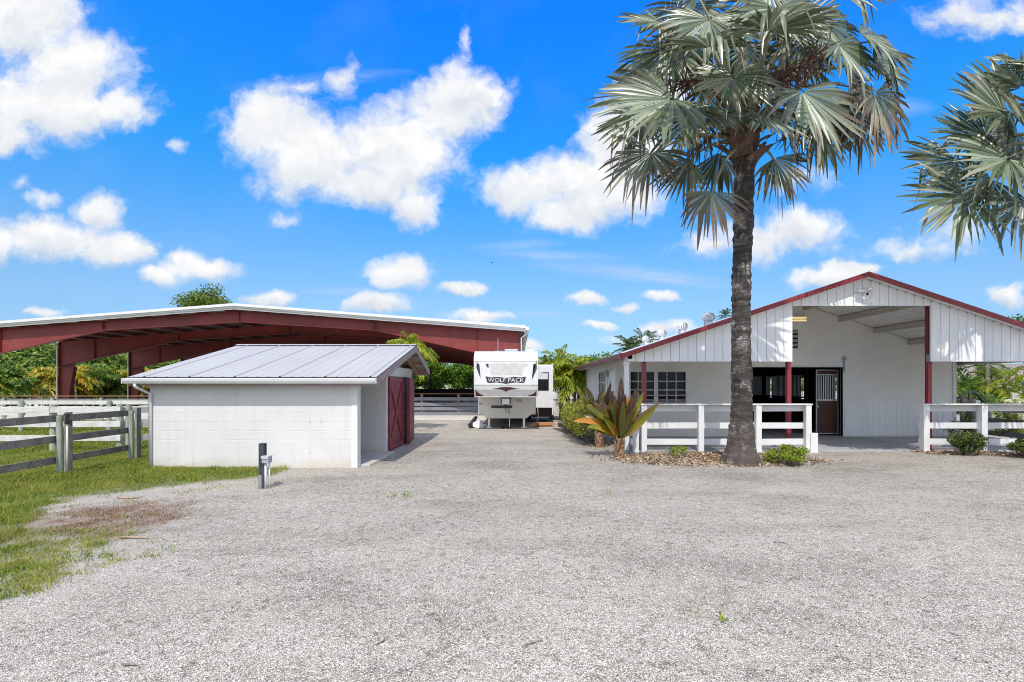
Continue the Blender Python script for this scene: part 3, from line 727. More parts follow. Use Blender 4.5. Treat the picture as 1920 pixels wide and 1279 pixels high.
    for y in ys[:5]:
        for sg in (-1, 1):
            for d in (3.9, 7.1): x = XC + sg * d; mb.beam((x, y + .05, zr(x) - .30 - dp(d)), (x, y + .75, zr(x) - .22), .03, .03).cut()
    parts('flange_brace', mb, M['steel_red'], t)
build_arena()

# ================================================================== horse barn
BX0, BX1, BXC = 3.4, 15.0, 9.35; BZ = 4.80; BYF, BYI, BYR = 13.72, 17.45, 28.6
bzr = lambda x: BZ - abs(x - BXC) * .332
def build_barn():
    t = thing('horse_barn', 'white horse barn with red roof trim and a deep gabled porch', 'barn', (BXC, 20, 0))
    ER = 6.5; Y0, Y1 = BYF - .22, 29.2; xa, xb = BXC - ER, BXC + ER
    # roof: painted sheets with a pale liner below
    mb = MB(); mb.prism([(xa, bzr(xa)), (BXC, BZ), (xb, bzr(xb)), (xb, bzr(xb) - .04), (BXC, BZ - .04), (xa, bzr(xa) - .04)], 'y', Y0 + .01, Y1); part('roof', mb, M['galvalume'], t)
    mb = MB(); n = 60
    for sg in (-1, 1):
        pts = []
        for k in range(n + 1):
            y = Y0 + .03 + (Y1 - .06 - Y0) * k / n
            pts += [(y, 0), (y + .012, .014), (y + .05, .014), (y + .062, 0)] if k < n else [(y, 0)]
        vs = []
        for (y, h) in pts:
            for x in (BXC + sg * .01, BXC + sg * (ER - .02)): vs.append((x, y, bzr(x) - .055 + h))
        mb.add(vs, [(2*i, 2*i+1, 2*i+3, 2*i+2) for i in range(len(pts) - 1)])
    part('roof_liner', mb, M['liner'], t)
    mb = MB()                                           # red rake trim in two steps
    for a, b in ((xa - .06, BXC), (BXC, xb + .06)):
        for (dy, z0, z1) in ((-.02, .02, -.055), (-.035, -.058, -.115)):
            mb.prism([(a, bzr(a) + z0), (b, bzr(b) + z0), (b, bzr(b) + z1), (a, bzr(a) + z1)], 'y', Y0 + dy - .02, Y0 + dy + .03)
        mb.cut()
    parts('rake_trim', mb, M['burgundy'], t)
    mb = MB()
    for x, s in ((xa, -1), (xb, 1)):
        z = bzr(xa); mb.prism([(x, z + .02), (x + s * .12, z + .01), (x + s * .12, z - .04), (x + s * .09, z - .12), (x + s * .01, z - .12), (x + s * .01, z - .02)], 'y', Y0 + .02, Y1); mb.cut()
    parts('eave_gutter', mb, M['maroon_roof'], t)
    mb = MB(); 
    for s in (-1, 1):
        for k in range(5):
            x = BXC + s * (.55 + k * 1.2); mb.box(x - .06, x + .06, Y0 + .32, BYI - .001, bzr(x) - .24, bzr(x) - .075).cut()
        x = BXC + s * 6.3; mb.box(x - .06, x + .06, BYF, BYR, bzr(x) - .2, bzr(x) - .07).cut()
    parts('purlin', mb, paint('purlin_paint', (.52, .50, .46), .7, .1), t)
    mb = MB()                                           # soffit board along the porch eave
    for sg in (-1, 1):
        a, b = sorted((BXC + sg * .02, BXC + sg * 6.45)); mb.prism([(a, bzr(a) - .095), (b, bzr(b) - .095), (b, bzr(b) - .075), (a, bzr(a) - .075)], 'y', Y0 + .04, BYF - .03); mb.cut()
    parts('soffit', mb, M['white'], t)
    # vertical board cladding of the porch gable
    mb = MB(); bw = .236; x = xa + .12; ZB_, ZO = ZP(678, BYF), ZP(573.5, BYF); OX0, OX1 = XP(1485.5, BYF), XP(1745, BYF)
    while x < xb - .12:
        x1 = min(x + bw, xb - .12)
        segs = [(x, x1)]
        for cut in (OX0, OX1):
            segs = [s for (a, b) in segs for s in ([(a, cut), (cut, b)] if a + .01 < cut < b - .01 else [(a, b)])]
        for (a, b) in segs:
            mid = (a + b) / 2; zb = ZO if OX0 < mid < OX1 else ZB_
            g = .006; ap, bp = a + g, b - g
            lo = zb
            if bzr(ap) - .11 - lo < .04 or bzr(bp) - .11 - lo < .04: continue
            m_ = (ap + bp) / 2
            ins = 0.025; e_ = min(.03, (bp - ap) * .3)
            mb.prism([(ap, lo), (bp, lo), (bp, bzr(bp) - .10 - ins), (bp - e_, bzr(bp - e_) - .085), (ap + e_, bzr(ap + e_) - .085), (ap, bzr(ap) - .10 - ins)], 'y', BYF, BYF + .03)
        x = x1
    part('gable_cladding', mb, M['white_clad'], t)
    mb = MB()
    def back(a, b, lo): mb.prism([(a, lo), (b, lo), (b, bzr(b) - .10), (a, bzr(a) - .10)], 'y', BYF + .032, BYF + .06)
    back(xa + .12, OX0 - .003, ZB_ + .006); back(OX0 - .003, BXC, ZO + .006); back(BXC, OX1 + .003, ZO + .006); back(OX1 + .003, xb - .12, ZB_ + .006)
    mb.box(xa + .12, OX0 - .01, BYF + .062, BYF + .16, ZB_ - .0, ZB_ + .2); mb.box(OX1 + .01, xb - .12, BYF + .062, BYF + .16, ZB_ - .0, ZB_ + .2)
    part('gable_frame', mb, M['groove_shade'], t)  # backing coloured shadow grey so the board gaps look dark
    # porch posts
    for px in (1207.5, 1479, 1742):
        xx = XP(px, BYF + .2); mb = MB(); top = bzr(xx) - .12
        mb.box(xx - .055, xx + .055, BYF + .17, BYF + .28, .03, top if px == 1742 else ZB_ + .1); mb.box(xx - .09, xx + .09, BYF + .14, BYF + .31, .03, .042)
        part('post', mb, M['burgundy'], t, bevel=.004)
    # steel end post is seen through the opening, in front of the cladding edge
    for xx in (XP(1176, BYF), 2 * BXC - XP(1176, BYF)):
        mb = MB(); mb.box(xx - .06, xx + .06, BYF + .02, BYF + .16, .0, bzr(xx) - .12); mb.box(xx - .075, xx + .075, BYF + .005, BYF + .175, bzr(xx) - .32, bzr(xx) - .26)
        part('corner_post', mb, M['white'], t, bevel=.004, label='white corner post')
    # front wall behind the porch with the aisle doorway
    DX0, DX1, DZ = 7.55, 11.21, ZP(688.5, BYI)
    WIN = [(3.90, 4.70), (4.84, 5.79)]; WZ0, WZ1 = 1.12, 2.25
    mb = MB()
    def wall(a, b, lo, hi=None):
        if hi is None: mb.prism([(a, lo), (b, lo), (b, bzr(b) - .07), (a, bzr(a) - .07)], 'y', BYI, BYI + .12)
        else: mb.box(a, b, BYI, BYI + .12, lo, hi)
    wall(BX0, WIN[0][0], -.05); wall(WIN[0][0], WIN[0][1], -.05, WZ0); wall(WIN[0][0], WIN[0][1], WZ1); wall(WIN[0][1], WIN[1][0], -.05)
    wall(WIN[1][0], WIN[1][1], -.05, WZ0); wall(WIN[1][0], WIN[1][1], WZ1); wall(WIN[1][1], DX0, -.05); wall(DX0, BXC, DZ); wall(BXC, DX1, DZ); wall(DX1, BX1, -.05)
    fw = part('front_wall', mb, M['porch_wall'], t)
    mb = MB()                                            # panel joint battens
    for x in (6.3, 8.6, 9.9, 11.23, 13.6): mb.box(x - .022, x + .022, BYI - .006, BYI - .001, (DZ + .05 if DX0 < x < DX1 else 1.32), bzr(x) - .1).cut()
    mb.box(DX0, BX1, BYI - .005, BYI - .0005, DZ + .12, DZ + .135)
    parts('batten', mb, M['porch_wall'], fw)
    mb = MB(); x = DX1 + .05
    while x < BX1 - .02:
        mb.box(x, min(x + .2, BX1) - .008, BYI - .014, BYI - .002, .06, 1.165); x += .2
    mb.box(DX1 + .03, BX1 + .02, BYI - .02, BYI - .002, 1.17, 1.19)
    part('wainscot', mb, M['white_clad'], fw)
    mb = MB(); mb.box(BX1 - .01, BX1 + .10, BYI - .03, BYI + .08, 0, 2.6).cut(); mb.box(BX0 - .03, BX0 + .09, BYI - .03, BYI + .13, 0, bzr(BX0) - .1); parts('corner_trim', mb, M['white'], t)
    for (a, b) in WIN:
        mb = MB()
        fr = .035
        mb.box(a - fr, a, BYI - .02, BYI + .1, WZ0, WZ1); mb.box(b, b + fr, BYI - .02, BYI + .1, WZ0, WZ1); mb.box(a - fr, b + fr, BYI - .022, BYI + .1, WZ1, WZ1 + fr); mb.box(a - fr, b + fr, BYI - .03, BYI + .1, WZ0 - fr, WZ0)
        w = part('window', mb, M['white'], t)
        mb = MB()
        for k in (1, 2): x = a + (b - a) * k / 3; mb.box(x - .012, x + .012, BYI + .012, BYI + .05, WZ0, WZ1)
        for z in (1.93, 1.63): mb.box(a, b, BYI + .010, BYI + .052, z - .014, z + .014)
        mb.box(a, b, BYI + .01, BYI + .05, 1.27, 1.295); part('muntin', mb, M['white'], w)
        mb = MB(); mb.box(a, b, BYI + .055, BYI + .065, WZ0, WZ1); part('pane', mb, M['glass'], w)
        mb = MB()
        for z in (1.45, 1.21): mb.tube([(a - .06, BYI - .05, z), (b + .06, BYI - .05, z)], .017, 8); mb.ball((a - .06, BYI - .05, z), .028); mb.ball((b + .06, BYI - .05, z), .028).cut()
        parts('security_bar', mb, M['alum'], w)
    # left side wall, with board joints, two windows and a doorway
    mb = MB(); ww = [(19.4, 21.0), (26.0, 27.2)]
    def sw(y0, y1, z0, z1): mb.box(BX0, BX0 + .12, y0, y1, z0, z1)
    zt = bzr(BX0) - .07; e = BYI + .12
    sw(e, 19.4, -.05, zt); sw(19.4, 21.0, -.05, 1.15); sw(19.4, 21.0, 2.3, zt); sw(21.0, 26.0, -.05, zt); sw(26, 27.2, -.05, 1.15); sw(26, 27.2, 2.3, zt); sw(27.2, BYR, -.05, zt)
    sl = part('side_wall', mb, M['white_clad'], t)
    mb = MB()
    y = e + .1
    while y < BYR:
        if not any(a - .12 < y < b + .08 for a, b in ww): mb.box(BX0 - .02, BX0 - .001, y, y + .05, 0, zt - .05).cut()
        y += .4
    parts('batten', mb, M['white_clad'], sl)
    for a, b in ww:
        mb = MB(); mb.box(BX0 - .03, BX0 + .1, a - .05, a, 1.1, 2.35); mb.box(BX0 - .03, BX0 + .1, b, b + .05, 1.1, 2.35); mb.box(BX0 - .032, BX0 + .1, a, b, 2.3, 2.35); mb.box(BX0 - .04, BX0 + .1, a, b, 1.1, 1.15)
        w = part('window', mb, M['white'], t)
        mb = MB()
        for k in range(1, 5): y = a + (b - a) * k / 5; mb.box(BX0 - .02, BX0 + .02, y - .012, y + .012, 1.15, 2.3)
        for z in (1.5, 1.9): mb.box(BX0 - .018, BX0 + .018, a, b, z - .012, z + .012)
        part('muntin', mb, M['white'], w); mb = MB(); mb.box(BX0 + .05, BX0 + .06, a, b, 1.15, 2.3); part('pane', mb, M['glass'], w)
    mb = MB(); mb.box(BX0 - .035, BX0 - .003, 27.55, 28.45, .05, 2.25); part('doorway_dark_panel', mb, M['black_board'], t)  # black panel on the wall, painted darkness of an open doorway
    mb = MB(); mb.tube([(BX0 - .03, 18.6, .9), (BX0 - .03, 18.6, 2.0), (BX0 - .05, 18.62, 2.25), (BX0 - .05, 20.5, 2.3)], .012, 6); mb.tube([(BX0 - .03, 19.0, 1.0), (BX0 - .03, 18.95, 2.2), (BX0 - .06, 18.2, 2.38), (BX0 - .02, 17.6, 2.33)], .01, 6)
    mb.box(BX0 - .12, BX0 - .02, 18.45, 18.75, .78, 1.0); mb.box(BX0 - .10, BX0 - .02, 18.85, 19.1, 2.12, 2.35)
    part('service_cable', mb, M['pipe_grey'], t)
    # remaining outer walls
    mb = MB(); rw = [(23.6, 23.9), (26.2, 26.75)]
    ys = [BYI + .12] + [v for w in rw for v in w] + [BYR]
    for k in range(0, len(ys), 2): mb.box(BX1 - .12, BX1, ys[k], ys[k+1], -.05, zt)
    for a, b in rw: mb.box(BX1 - .12, BX1, a, b, -.05, 1.05); mb.box(BX1 - .12, BX1, a, b, 2.15, zt)
    xs = [BX0 + .12, 12.0, 12.1, 13.8, 13.95, 14.2, 14.35, BX1 - .12]
    for k in range(0, len(xs), 2): mb.prism([(xs[k], -.05), (xs[k+1], -.05), (xs[k+1], bzr(xs[k+1]) - .08), (xs[k], bzr(xs[k]) - .08)] if not (xs[k] < BXC < xs[k+1]) else [(xs[k], -.05), (xs[k+1], -.05), (xs[k+1], bzr(xs[k+1]) - .08), (BXC, BZ - .08), (xs[k], bzr(xs[k]) - .08)], 'y', BYR - .12, BYR)
    for k in range(1, len(xs) - 1, 2): mb.box(xs[k], xs[k+1], BYR - .12, BYR, -.05, 1.1); mb.box(xs[k], xs[k+1], BYR - .12, BYR, 2.2, bzr(xs[k+1]) - .1)
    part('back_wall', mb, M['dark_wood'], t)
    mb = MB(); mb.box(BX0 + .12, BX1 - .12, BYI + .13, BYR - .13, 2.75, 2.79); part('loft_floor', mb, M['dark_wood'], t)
    # stall fronts along both sides of the aisle: boards below, bars above
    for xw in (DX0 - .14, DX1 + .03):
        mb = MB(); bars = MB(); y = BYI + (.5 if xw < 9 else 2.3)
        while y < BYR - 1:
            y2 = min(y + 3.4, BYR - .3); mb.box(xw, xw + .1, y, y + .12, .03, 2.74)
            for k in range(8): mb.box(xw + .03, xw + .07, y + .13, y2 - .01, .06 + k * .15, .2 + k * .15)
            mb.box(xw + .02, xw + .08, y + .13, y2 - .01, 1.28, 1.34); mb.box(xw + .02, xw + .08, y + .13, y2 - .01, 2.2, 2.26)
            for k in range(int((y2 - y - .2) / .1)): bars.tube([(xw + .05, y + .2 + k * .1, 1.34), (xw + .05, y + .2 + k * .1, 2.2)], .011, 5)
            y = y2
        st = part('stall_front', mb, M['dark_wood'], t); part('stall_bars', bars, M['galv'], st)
    # half open stall door just inside the aisle
    xa_, xb_ = XP(1530.5, 17.75), XP(1572, 17.75); yd = 17.75; z0, z1 = .09, 2.34; zm = ZP(751, yd)
    mb = MB()
    for x in (xa_, xb_ - .03): mb.box(x, x + .03, yd, yd + .04, z0, z1)
    for z in (z0, zm - .02, zm + .02, ZP(703, yd), z1 - .03): mb.box(xa_ + .031, xb_ - .031, yd + .002, yd + .038, z, z + .028)
    d = part('stall_door', mb, M['galv'], t)
    mb = MB(); mb.box(xa_ + .031, xb_ - .031, yd + .01, yd + .035, z0 + .03, zm - .022).cut(); mb.box(xa_ + .031, xb_ - .031, yd + .01, yd + .035, ZP(703, yd) + .03, z1 - .032); parts('board_panel', mb, M['stall_wood'], d)
    mb = MB()
    for k in range(11): x = xa_ + .075 + k * (xb_ - xa_ - .15) / 10; mb.tube([(x, yd + .02, zm + .04), (x, yd + .02, ZP(703, yd))], .012, 6).cut()
    parts('bar', mb, M['alum'], d)
    mb = MB(); mb.box(xa_ - .01, xa_ + .09, yd - .03, yd - .002, 1.03, 1.06); mb.tube([(xa_ + .02, yd - .03, 1.0), (xa_ + .02, yd - .03, 1.12)], .012); part('latch', mb, M['galv'], d)
    mb = MB(); mb.tube([(xb_ + .06, yd - .06, .05), (xb_ + .06, yd - .06, 2.4)], .03, 8); mb.box(xb_ + .07, xb_ + .15, yd - .1, yd - .04, 1.2, 1.36); mb.box(xb_ + .07, xb_ + .15, yd - .1, yd - .04, .95, 1.1)
    part('conduit', mb, M['alum'], t)
    mb = MB(); mb.box(DX0 - .03, DX0, BYI - .012, BYI + .13, 0, DZ); mb.box(DX1, DX1 + .03, BYI - .012, BYI + .13, 0, DZ); mb.box(DX0 - .03, DX1 + .03, BYI - .016, BYI + .13, DZ, DZ + .07); part('door_frame', mb, M['white'], t)
    # fixtures on the porch wall
    x0, x1 = XP(1482, 17.2), XP(1515, 17.2); mb = MB(); mb.box(x0, x1, BYI - .16, BYI - .002, ZP(603, 17.2), ZP(592, 17.2)); l = part('strip_light', mb, M['white'], t)
    mb = MB()
    for z in (ZP(600.5, 17.2), ZP(595.5, 17.2)): mb.tube([(x0 + .02, BYI - .185, z), (x1 - .02, BYI - .185, z)], .022, 8).cut()
    parts('tube', mb, M['lamp'], l)
    x0, x1 = XP(1484, BYI), XP(1495, BYI); za, zb = ZP(653, BYI), ZP(619, BYI); mb = MB()
    mb.box(x0 - .1, x1, BYI - .03, BYI - .002, za, zb); v = part('vent_louvre', mb, M['black_board'], t); mb = MB()
    for k in range(4): z = za + .06 + k * .15; mb.box(x0 - .08, x1 - .025, BYI - .055, BYI - .032, z, z + .09).cut()
    parts('slat', mb, M['pipe_grey'], v)
    mb = MB(); xk = XP(1582, BYI); mb.box(xk - .05, xk + .05, BYI - .07, BYI - .002, ZP(676, BYI), ZP(669, BYI)); k_ = part('switch_box', mb, M['pipe_grey'], t)
    mb = MB(); mb.tube([(xk - .01, BYI - .03, ZP(676, BYI)), (xk, BYI - .035, ZP(697, BYI))], .018, 6); part('cable', mb, M['turquoise'], k_)
    # twin flood light under the ridge
    c = P(1621, 546, BYF - .06); mb = MB(); mb.ball((c[0], c[1] + .02, c[2]), (.06, .05, .06)); mb.ball((c[0] - .13, c[1] - .06, c[2] - .02), (.10, .09, .045)); mb.ball((c[0] + .13, c[1] - .06, c[2] + .03), (.10, .09, .045)); mb.tube([(c[0] - .1, c[1] - .03, c[2]), (c[0] + .1, c[1] - .03, c[2] + .02)], .02, 6)
    f = part('flood_light', mb, M['white'], t, smooth=True); mb = MB(); mb.ball((c[0] + .03, c[1] - .07, c[2] - .09), (.03, .03, .04)); part('motion_sensor', mb, M['black_board'], f)
    # turbine vents along the left slope
    for k, (px, y) in enumerate(((1328, 18.6), (1279, 21.5), (1241, 24.4), (1211, 27.5))):
        x = XP(px, y); z = bzr(x); mb = MB(); mb.tube([(x, y, z - .15), (x, y, z + .1)], .16, 14)
        v = part('roof_turbine', mb, M['galv'], t, smooth=True); mb = MB()
        for j in range(16):
            a0 = j / 16 * 6.283; pr = []
            for q in range(7):
                th = math.pi * (.12 + .76 * q / 6); rr = .23 * math.sin(th) ** .6; zz = z + .27 - .17 * math.cos(th) * -1
                pr.append((rr, zz))
            vs = []
            for (rr, zz) in pr:
                for da in (0, .30): vs.append((x + rr * math.cos(a0 + da) * (1 - .12 * (da > 0)), y + rr * math.sin(a0 + da) * (1 - .12 * (da > 0)), zz))
            mb.add(vs, [(2*i, 2*i+1, 2*i+3, 2*i+2) for i in range(6)])
        mb.ball((x, y, z + .44), (.1, .1, .03)); mb.tube([(x, y, z + .1), (x, y, z + .44)], .13, 10)
        part('turbine_head', mb, M['alum'], v)
build_barn()
mb = MB(); mb.box(2.75, 16.1, BYF - .02, 28.7, -.15, .03)
tag(part('porch_floor', mb, paint('porch_concrete', (.36, .36, .37), .8, .16, 1.2, 40, .2, dirt=(.2, .19, .18), dirt_amt=.5), bevel=.01), kind='structure')
# ================================================================== fifth wheel camper
def build_camper():
    XC, HW = -.44, 1.22
    t = thing('camper_trailer', 'white fifth wheel camper trailer with maroon flashes and a dark lettered shield', 'camper', (XC, 22, 0))
    PR = [(1.34, 19.80), (1.62, 19.63), (1.82, 19.58), (2.75, 19.58), (2.90, 19.66), (3.03, 19.84), (3.13, 20.15), (3.17, 20.6)]   # (z, y) of the nose
    zs = [p[0] for p in PR]; ysn = [p[1] for p in PR]
    ny = lambda z: float(np.interp(z, zs, ysn))
    # upper body
    mb = MB(); prof = [(y, z) for z, y in PR] + [(30.4, 3.17), (30.4, .55), (21.35, .55), (21.35, 1.34)]
    mb.prism(prof, 'x', XC - HW, XC + HW); part('upper_body', mb, M['rv_white'], t, bevel=.05)
    # lower box with chamfered bottom corners
    w = 1.19; mb = MB(); mb.prism([(XC - w, 1.335), (XC - w, .72), (XC - w + .36, .40), (XC + w - .36, .40), (XC + w, .72), (XC + w, 1.335)], 'y', 21.2, 23.4)
    part('front_storage', mb, M['rv_cream'], t, bevel=.02)
    def px(x, y): return XP(x, 19.6), ZP(y, 19.6)
    z7 = lambda zx, zy: (860 + zx / 7.105, 640 + zy / 7.105)
    def decal(name, poly, m, eps=.006, parent=t):
        bm = bmesh.new(); vs = []
        for (zx, zy) in poly:
            a, b = z7(zx, zy); x, z = px(a, b); vs.append(bm.verts.new((x, 0, z)))
        f = bm.faces.new(vs); bmesh.ops.triangulate(bm, faces=[f])
        for z in zs[1:-1]:
            bmesh.ops.bisect_plane(bm, geom=bm.verts[:] + bm.edges[:] + bm.faces[:], plane_co=(0, 0, z), plane_no=(0, 0, 1))
        o_ = origin(parent)
        for v in bm.verts: v.co = Vector((v.co.x, ny(v.co.z) - eps, v.co.z)) - o_
        bmesh.ops.recalc_face_normals(bm, faces=bm.faces)
        me = bpy.data.meshes.new(name); bm.to_mesh(me); bm.free(); return part(name, me, m, parent)
    # seams
    mb = MB()
    for z in (ZP(676.7, 19.6), ZP(721.3, 19.58)): mb.box(XC - HW + .02, XC + HW - .02, ny(z) - .012, ny(z) + .02, z - .008, z + .008).cut()
    mb.box(XC - HW - .004, XC + HW + .004, ny(1.345) - .02, ny(1.345) + .05, 1.325, 1.355)
    parts('seam_trim', mb, M['alum'], t)
    mb = MB()
    for x in (XC - HW, XC + HW):
        for (za, ya), (zb, yb) in zip(PR[:-1], PR[1:]): mb.beam((x, ya - .006, za), (x, yb - .006, zb), .035, .03)
        mb.cut()
    parts('corner_moulding', mb, M['rv_white'], t)
    decal('side_flash', [(243, 245), (255, 300), (275, 300), (262, 320), (278, 390), (293, 490), (262, 420), (236, 350)], M['decal'])
    decal('side_flash', [(1037, 262), (1022, 300), (995, 305), (1018, 325), (998, 400), (973, 520), (1010, 440), (1040, 370)], M['decal'])
    decal('corner_flash', [(226, 642), (250, 678), (285, 705), (326, 724), (322, 736), (226, 736)], M['decal_red'])
    decal('corner_flash', [(1036, 655), (1010, 690), (970, 712), (920, 728), (925, 736), (1034, 736)], M['decal_red'])
    decal('centre_flash', [(440, 630), (500, 628), (560, 612), (632, 608), (700, 612), (760, 628), (820, 632), (760, 638), (700, 642), (655, 655), (630, 674), (605, 655), (560, 642), (500, 638)], M['decal'])
    decal('centre_flash', [(560, 627), (632, 618), (705, 627), (660, 640), (631, 662), (602, 640)], M['decal_red'], .012)
    decal('faded_graphic', [(412, 300), (520, 292), (640, 296), (760, 290), (866, 304), (858, 350), (842, 452), (760, 446), (660, 440), (620, 452), (520, 446), (430, 448), (420, 360)], M['decal_grey'])
    decal('side_tab', [(356, 302), (398, 302), (400, 356), (378, 344)], M['decal']); decal('side_tab', [(872, 306), (924, 306), (898, 336), (874, 350)], M['decal_grey'])
    sh = decal('name_shield', [(360, 466), (430, 482), (520, 474), (632, 488), (740, 474), (830, 482), (896, 470), (884, 540), (862, 556), (760, 548), (690, 556), (628, 568), (570, 556), (500, 548), (400, 556), (376, 542)], M['decal'])
    cu = bpy.data.curves.new('lettering', 'FONT'); cu.body = 'WOLF PACK'; cu.size = 1; cu.extrude = .0; cu.offset = -.008; cu.space_character = 1.02
    to = bpy.data.objects.new('lettering_source', cu); COL.objects.link(to); dg = bpy.context.evaluated_depsgraph_get()
    me = bpy.data.meshes.new_from_object(to.evaluated_get(dg)); COL.objects.unlink(to); bpy.data.objects.remove(to)
    co = np.empty(len(me.vertices) * 3, np.float32); me.vertices.foreach_get('co', co); co = co.reshape(-1, 3)
    (xa, zb), (xb, za) = px(*z7(392, 541)), px(*z7(868, 492))
    xn = (co[:, 0] - co[:, 0].min()) / np.ptp(co[:, 0]); zn = (co[:, 1] - co[:, 1].min()) / np.ptp(co[:, 1])
    nc = np.stack([xa + xn * (xb - xa), np.zeros(len(xn)), zb + zn * (za - zb)], 1)
    nc[:, 1] = [ny(z) - .014 for z in nc[:, 2]]; nc -= np.array(origin(sh))
    me.vertices.foreach_set('co', nc.astype(np.float32).ravel()); me.update(); part('lettering', me, M['letter'], sh)
    # storage doors, pin box, cable, vents on the front of the lower box
    def q(zx, zy, Y=21.2): a, b = z7(zx, zy); return XP(a, Y), ZP(b, Y)
    def hatch(name, ax, ay, bx, by, m, d=.018):
        x0, z1 = q(ax, ay); x1, z0 = q(bx, by); mb = MB(); mb.box(x0, x1, 21.2 - d, 21.199, z0, z1); return part(name, mb, m, t, bevel=.012)
    hd_ = hatch('storage_hatch', 430, 852, 716, 1004, M['rv_cream']); x0, z1 = q(436, 856); x1, z0 = q(710, 890); mb = MB(); mb.box(x0, x1, 21.165, 21.181, z0, z1); part('dark_band', mb, M['decal'], hd_)
    hatch('propane_hatch', 756, 818, 858, 1004, M['rv_cream'])
    mb = MB()
    for zx in (782, 822): x, z = q(zx, 786); mb.box(x - .045, x + .045, 21.17, 21.199, z - .05, z + .04).cut()
    x, z = q(290, 830); mb.box(x - .07, x + .07, 21.185, 21.199, z - .035, z + .035); parts('fitting', mb, M['pipe_grey'], t)
    mb = MB(); x, z = q(628, 795, 20.7); mb.box(x - .19, x + .19, 20.55, 21.25, z + .02, 1.33); mb.box(x - .2, x - .165, 20.5, 21.0, z - .1, z + .02); mb.box(x + .165, x + .2, 20.5, 21.0, z - .1, z + .02); p = part('pin_box', mb, M['dark'], t, bevel=.01)
    mb = MB(); mb.box(x - .16, x + .16, 20.44, 20.50, z - .13, z + .11); part('king_pin_cover', mb, M['alum'], p, bevel=.02)
    mb = MB(); mb.tube([(x - .01, 20.5, z - .12), (x - .03, 20.48, z - .3), (x + .05, 20.46, z - .44), (x + .16, 20.46, z - .50), (x + .16, 20.47, z - .40), (x + .05, 20.48, z - .24), (x + .02, 20.5, z - .13)], .014, 6); part('cable_loop', mb, M['dark'], p, smooth=True)
    for zx in (404, 870):
        xx, _ = q(zx, 1030, 21.25); mb = MB(); mb.box(xx - .045, xx + .045, 21.24, 21.33, .05, .42); mb.box(xx - .11, xx + .11, 21.18, 21.39, .0, .05); part('landing_leg', mb, M['alum'], t)
    mb = MB(); xx, _ = q(680, 1000, 21.0); mb.tube([(xx, 21.15, .5), (xx - .01, 21.0, .05)], .016, 6); part('jack_rod', mb, M['alum'], t)
    mb = MB(); mb.box(XC - 1.0, XC + 1.0, 23.5, 30, .42, .56)
    part('chassis', mb, M['dark'], t)
    for y in (26.6, 27.5):
        for s in (-1, 1):
            mb = MB(); mb.tube([(XC + s * .92, y, .36), (XC + s * 1.16, y, .36)], .36, 20); wl = part('wheel', mb, M['dark'], t); mb = MB(); mb.tube([(XC + s * 1.161, y, .36), (XC + s * 1.175, y, .36)], .2, 16); part('rim', mb, M['alum'], wl)
    # roof gear
    mb = MB(); mb.box(XC - .3 + .18, XC + .3 + .18, 21.6, 22.5, 3.17, 3.34); part('air_conditioner', mb, M['pipe_grey'], t, bevel=.06)
    mb = MB(); mb.box(.42, .84, 24.6, 25.4, 3.15, 3.55); part('roof_vent', mb, M['white'], t, bevel=.04)
    mb = MB(); mb.tube([(XC - .35, 21.5, 3.16), (XC - .35, 21.5, 3.24)], .2, 12); mb.tube([(XC - .37, 21.2, 3.1), (XC - .37, 21.2, 3.75)], .012, 5); part('antenna', mb, M['pipe_grey'], t)
    # slide out room with window and awning arm
    Ys = 24.0; xr = XP(1036.5, Ys); mb = MB(); mb.box(XC + HW - .05, xr, Ys, 27.6, ZP(765, Ys), ZP(684, Ys)); s = part('slide_out', mb, M['rv_white'], t, bevel=.03)
    mb = MB(); mb.box(xr - .035, xr + .015, Ys - .03, Ys + .04, ZP(778, Ys), ZP(682, Ys)); part('edge_flange', mb, M['white'], s)
    wx0, wx1, wz0, wz1 = XP(1003, Ys), XP(1029, Ys), ZP(732.5, Ys), ZP(698, Ys)
    mb = MB(); mb.box(wx0, wx1, Ys - .02, Ys - .001, wz0, wz1); wf = part('window', mb, M['dark'], s, bevel=.018)
    mb = MB(); mb.box(wx0 + .04, wx1 - .05, Ys - .026, Ys - .0205, wz0 + .05, wz0 + .52); part('pane', mb, M['glass'], wf)
    mb = MB(); mb.box(wx0 + .04, wx1 - .05, Ys - .026, Ys - .0205, wz0 + .54, wz1 - .05); part('blind', mb, M['alum'], wf)
    mb = MB(); mb.beam((XC + HW + .03, 22.2, 2.75), (XC + HW + .30, 22.0, 2.32), .05, .05); mb.prism([(XC + HW + .02, 2.62), (XC + HW + .02, 2.16), (XC + HW + .25, 2.34)], 'y', 22.0, 22.03); part('awning_arm', mb, M['alum'], t)
    mb = MB(); mb.box(XC + HW - .1, xr - .1, 24.3, 24.36, .25, .70); mb.box(XC + HW, xr - .05, 24.4, 27.4, .45, .70); part('slide_frame', mb, M['dark'], t)
build_camper()

def tagm(o, label, cat, group=None): return tag(o, label, cat, group)
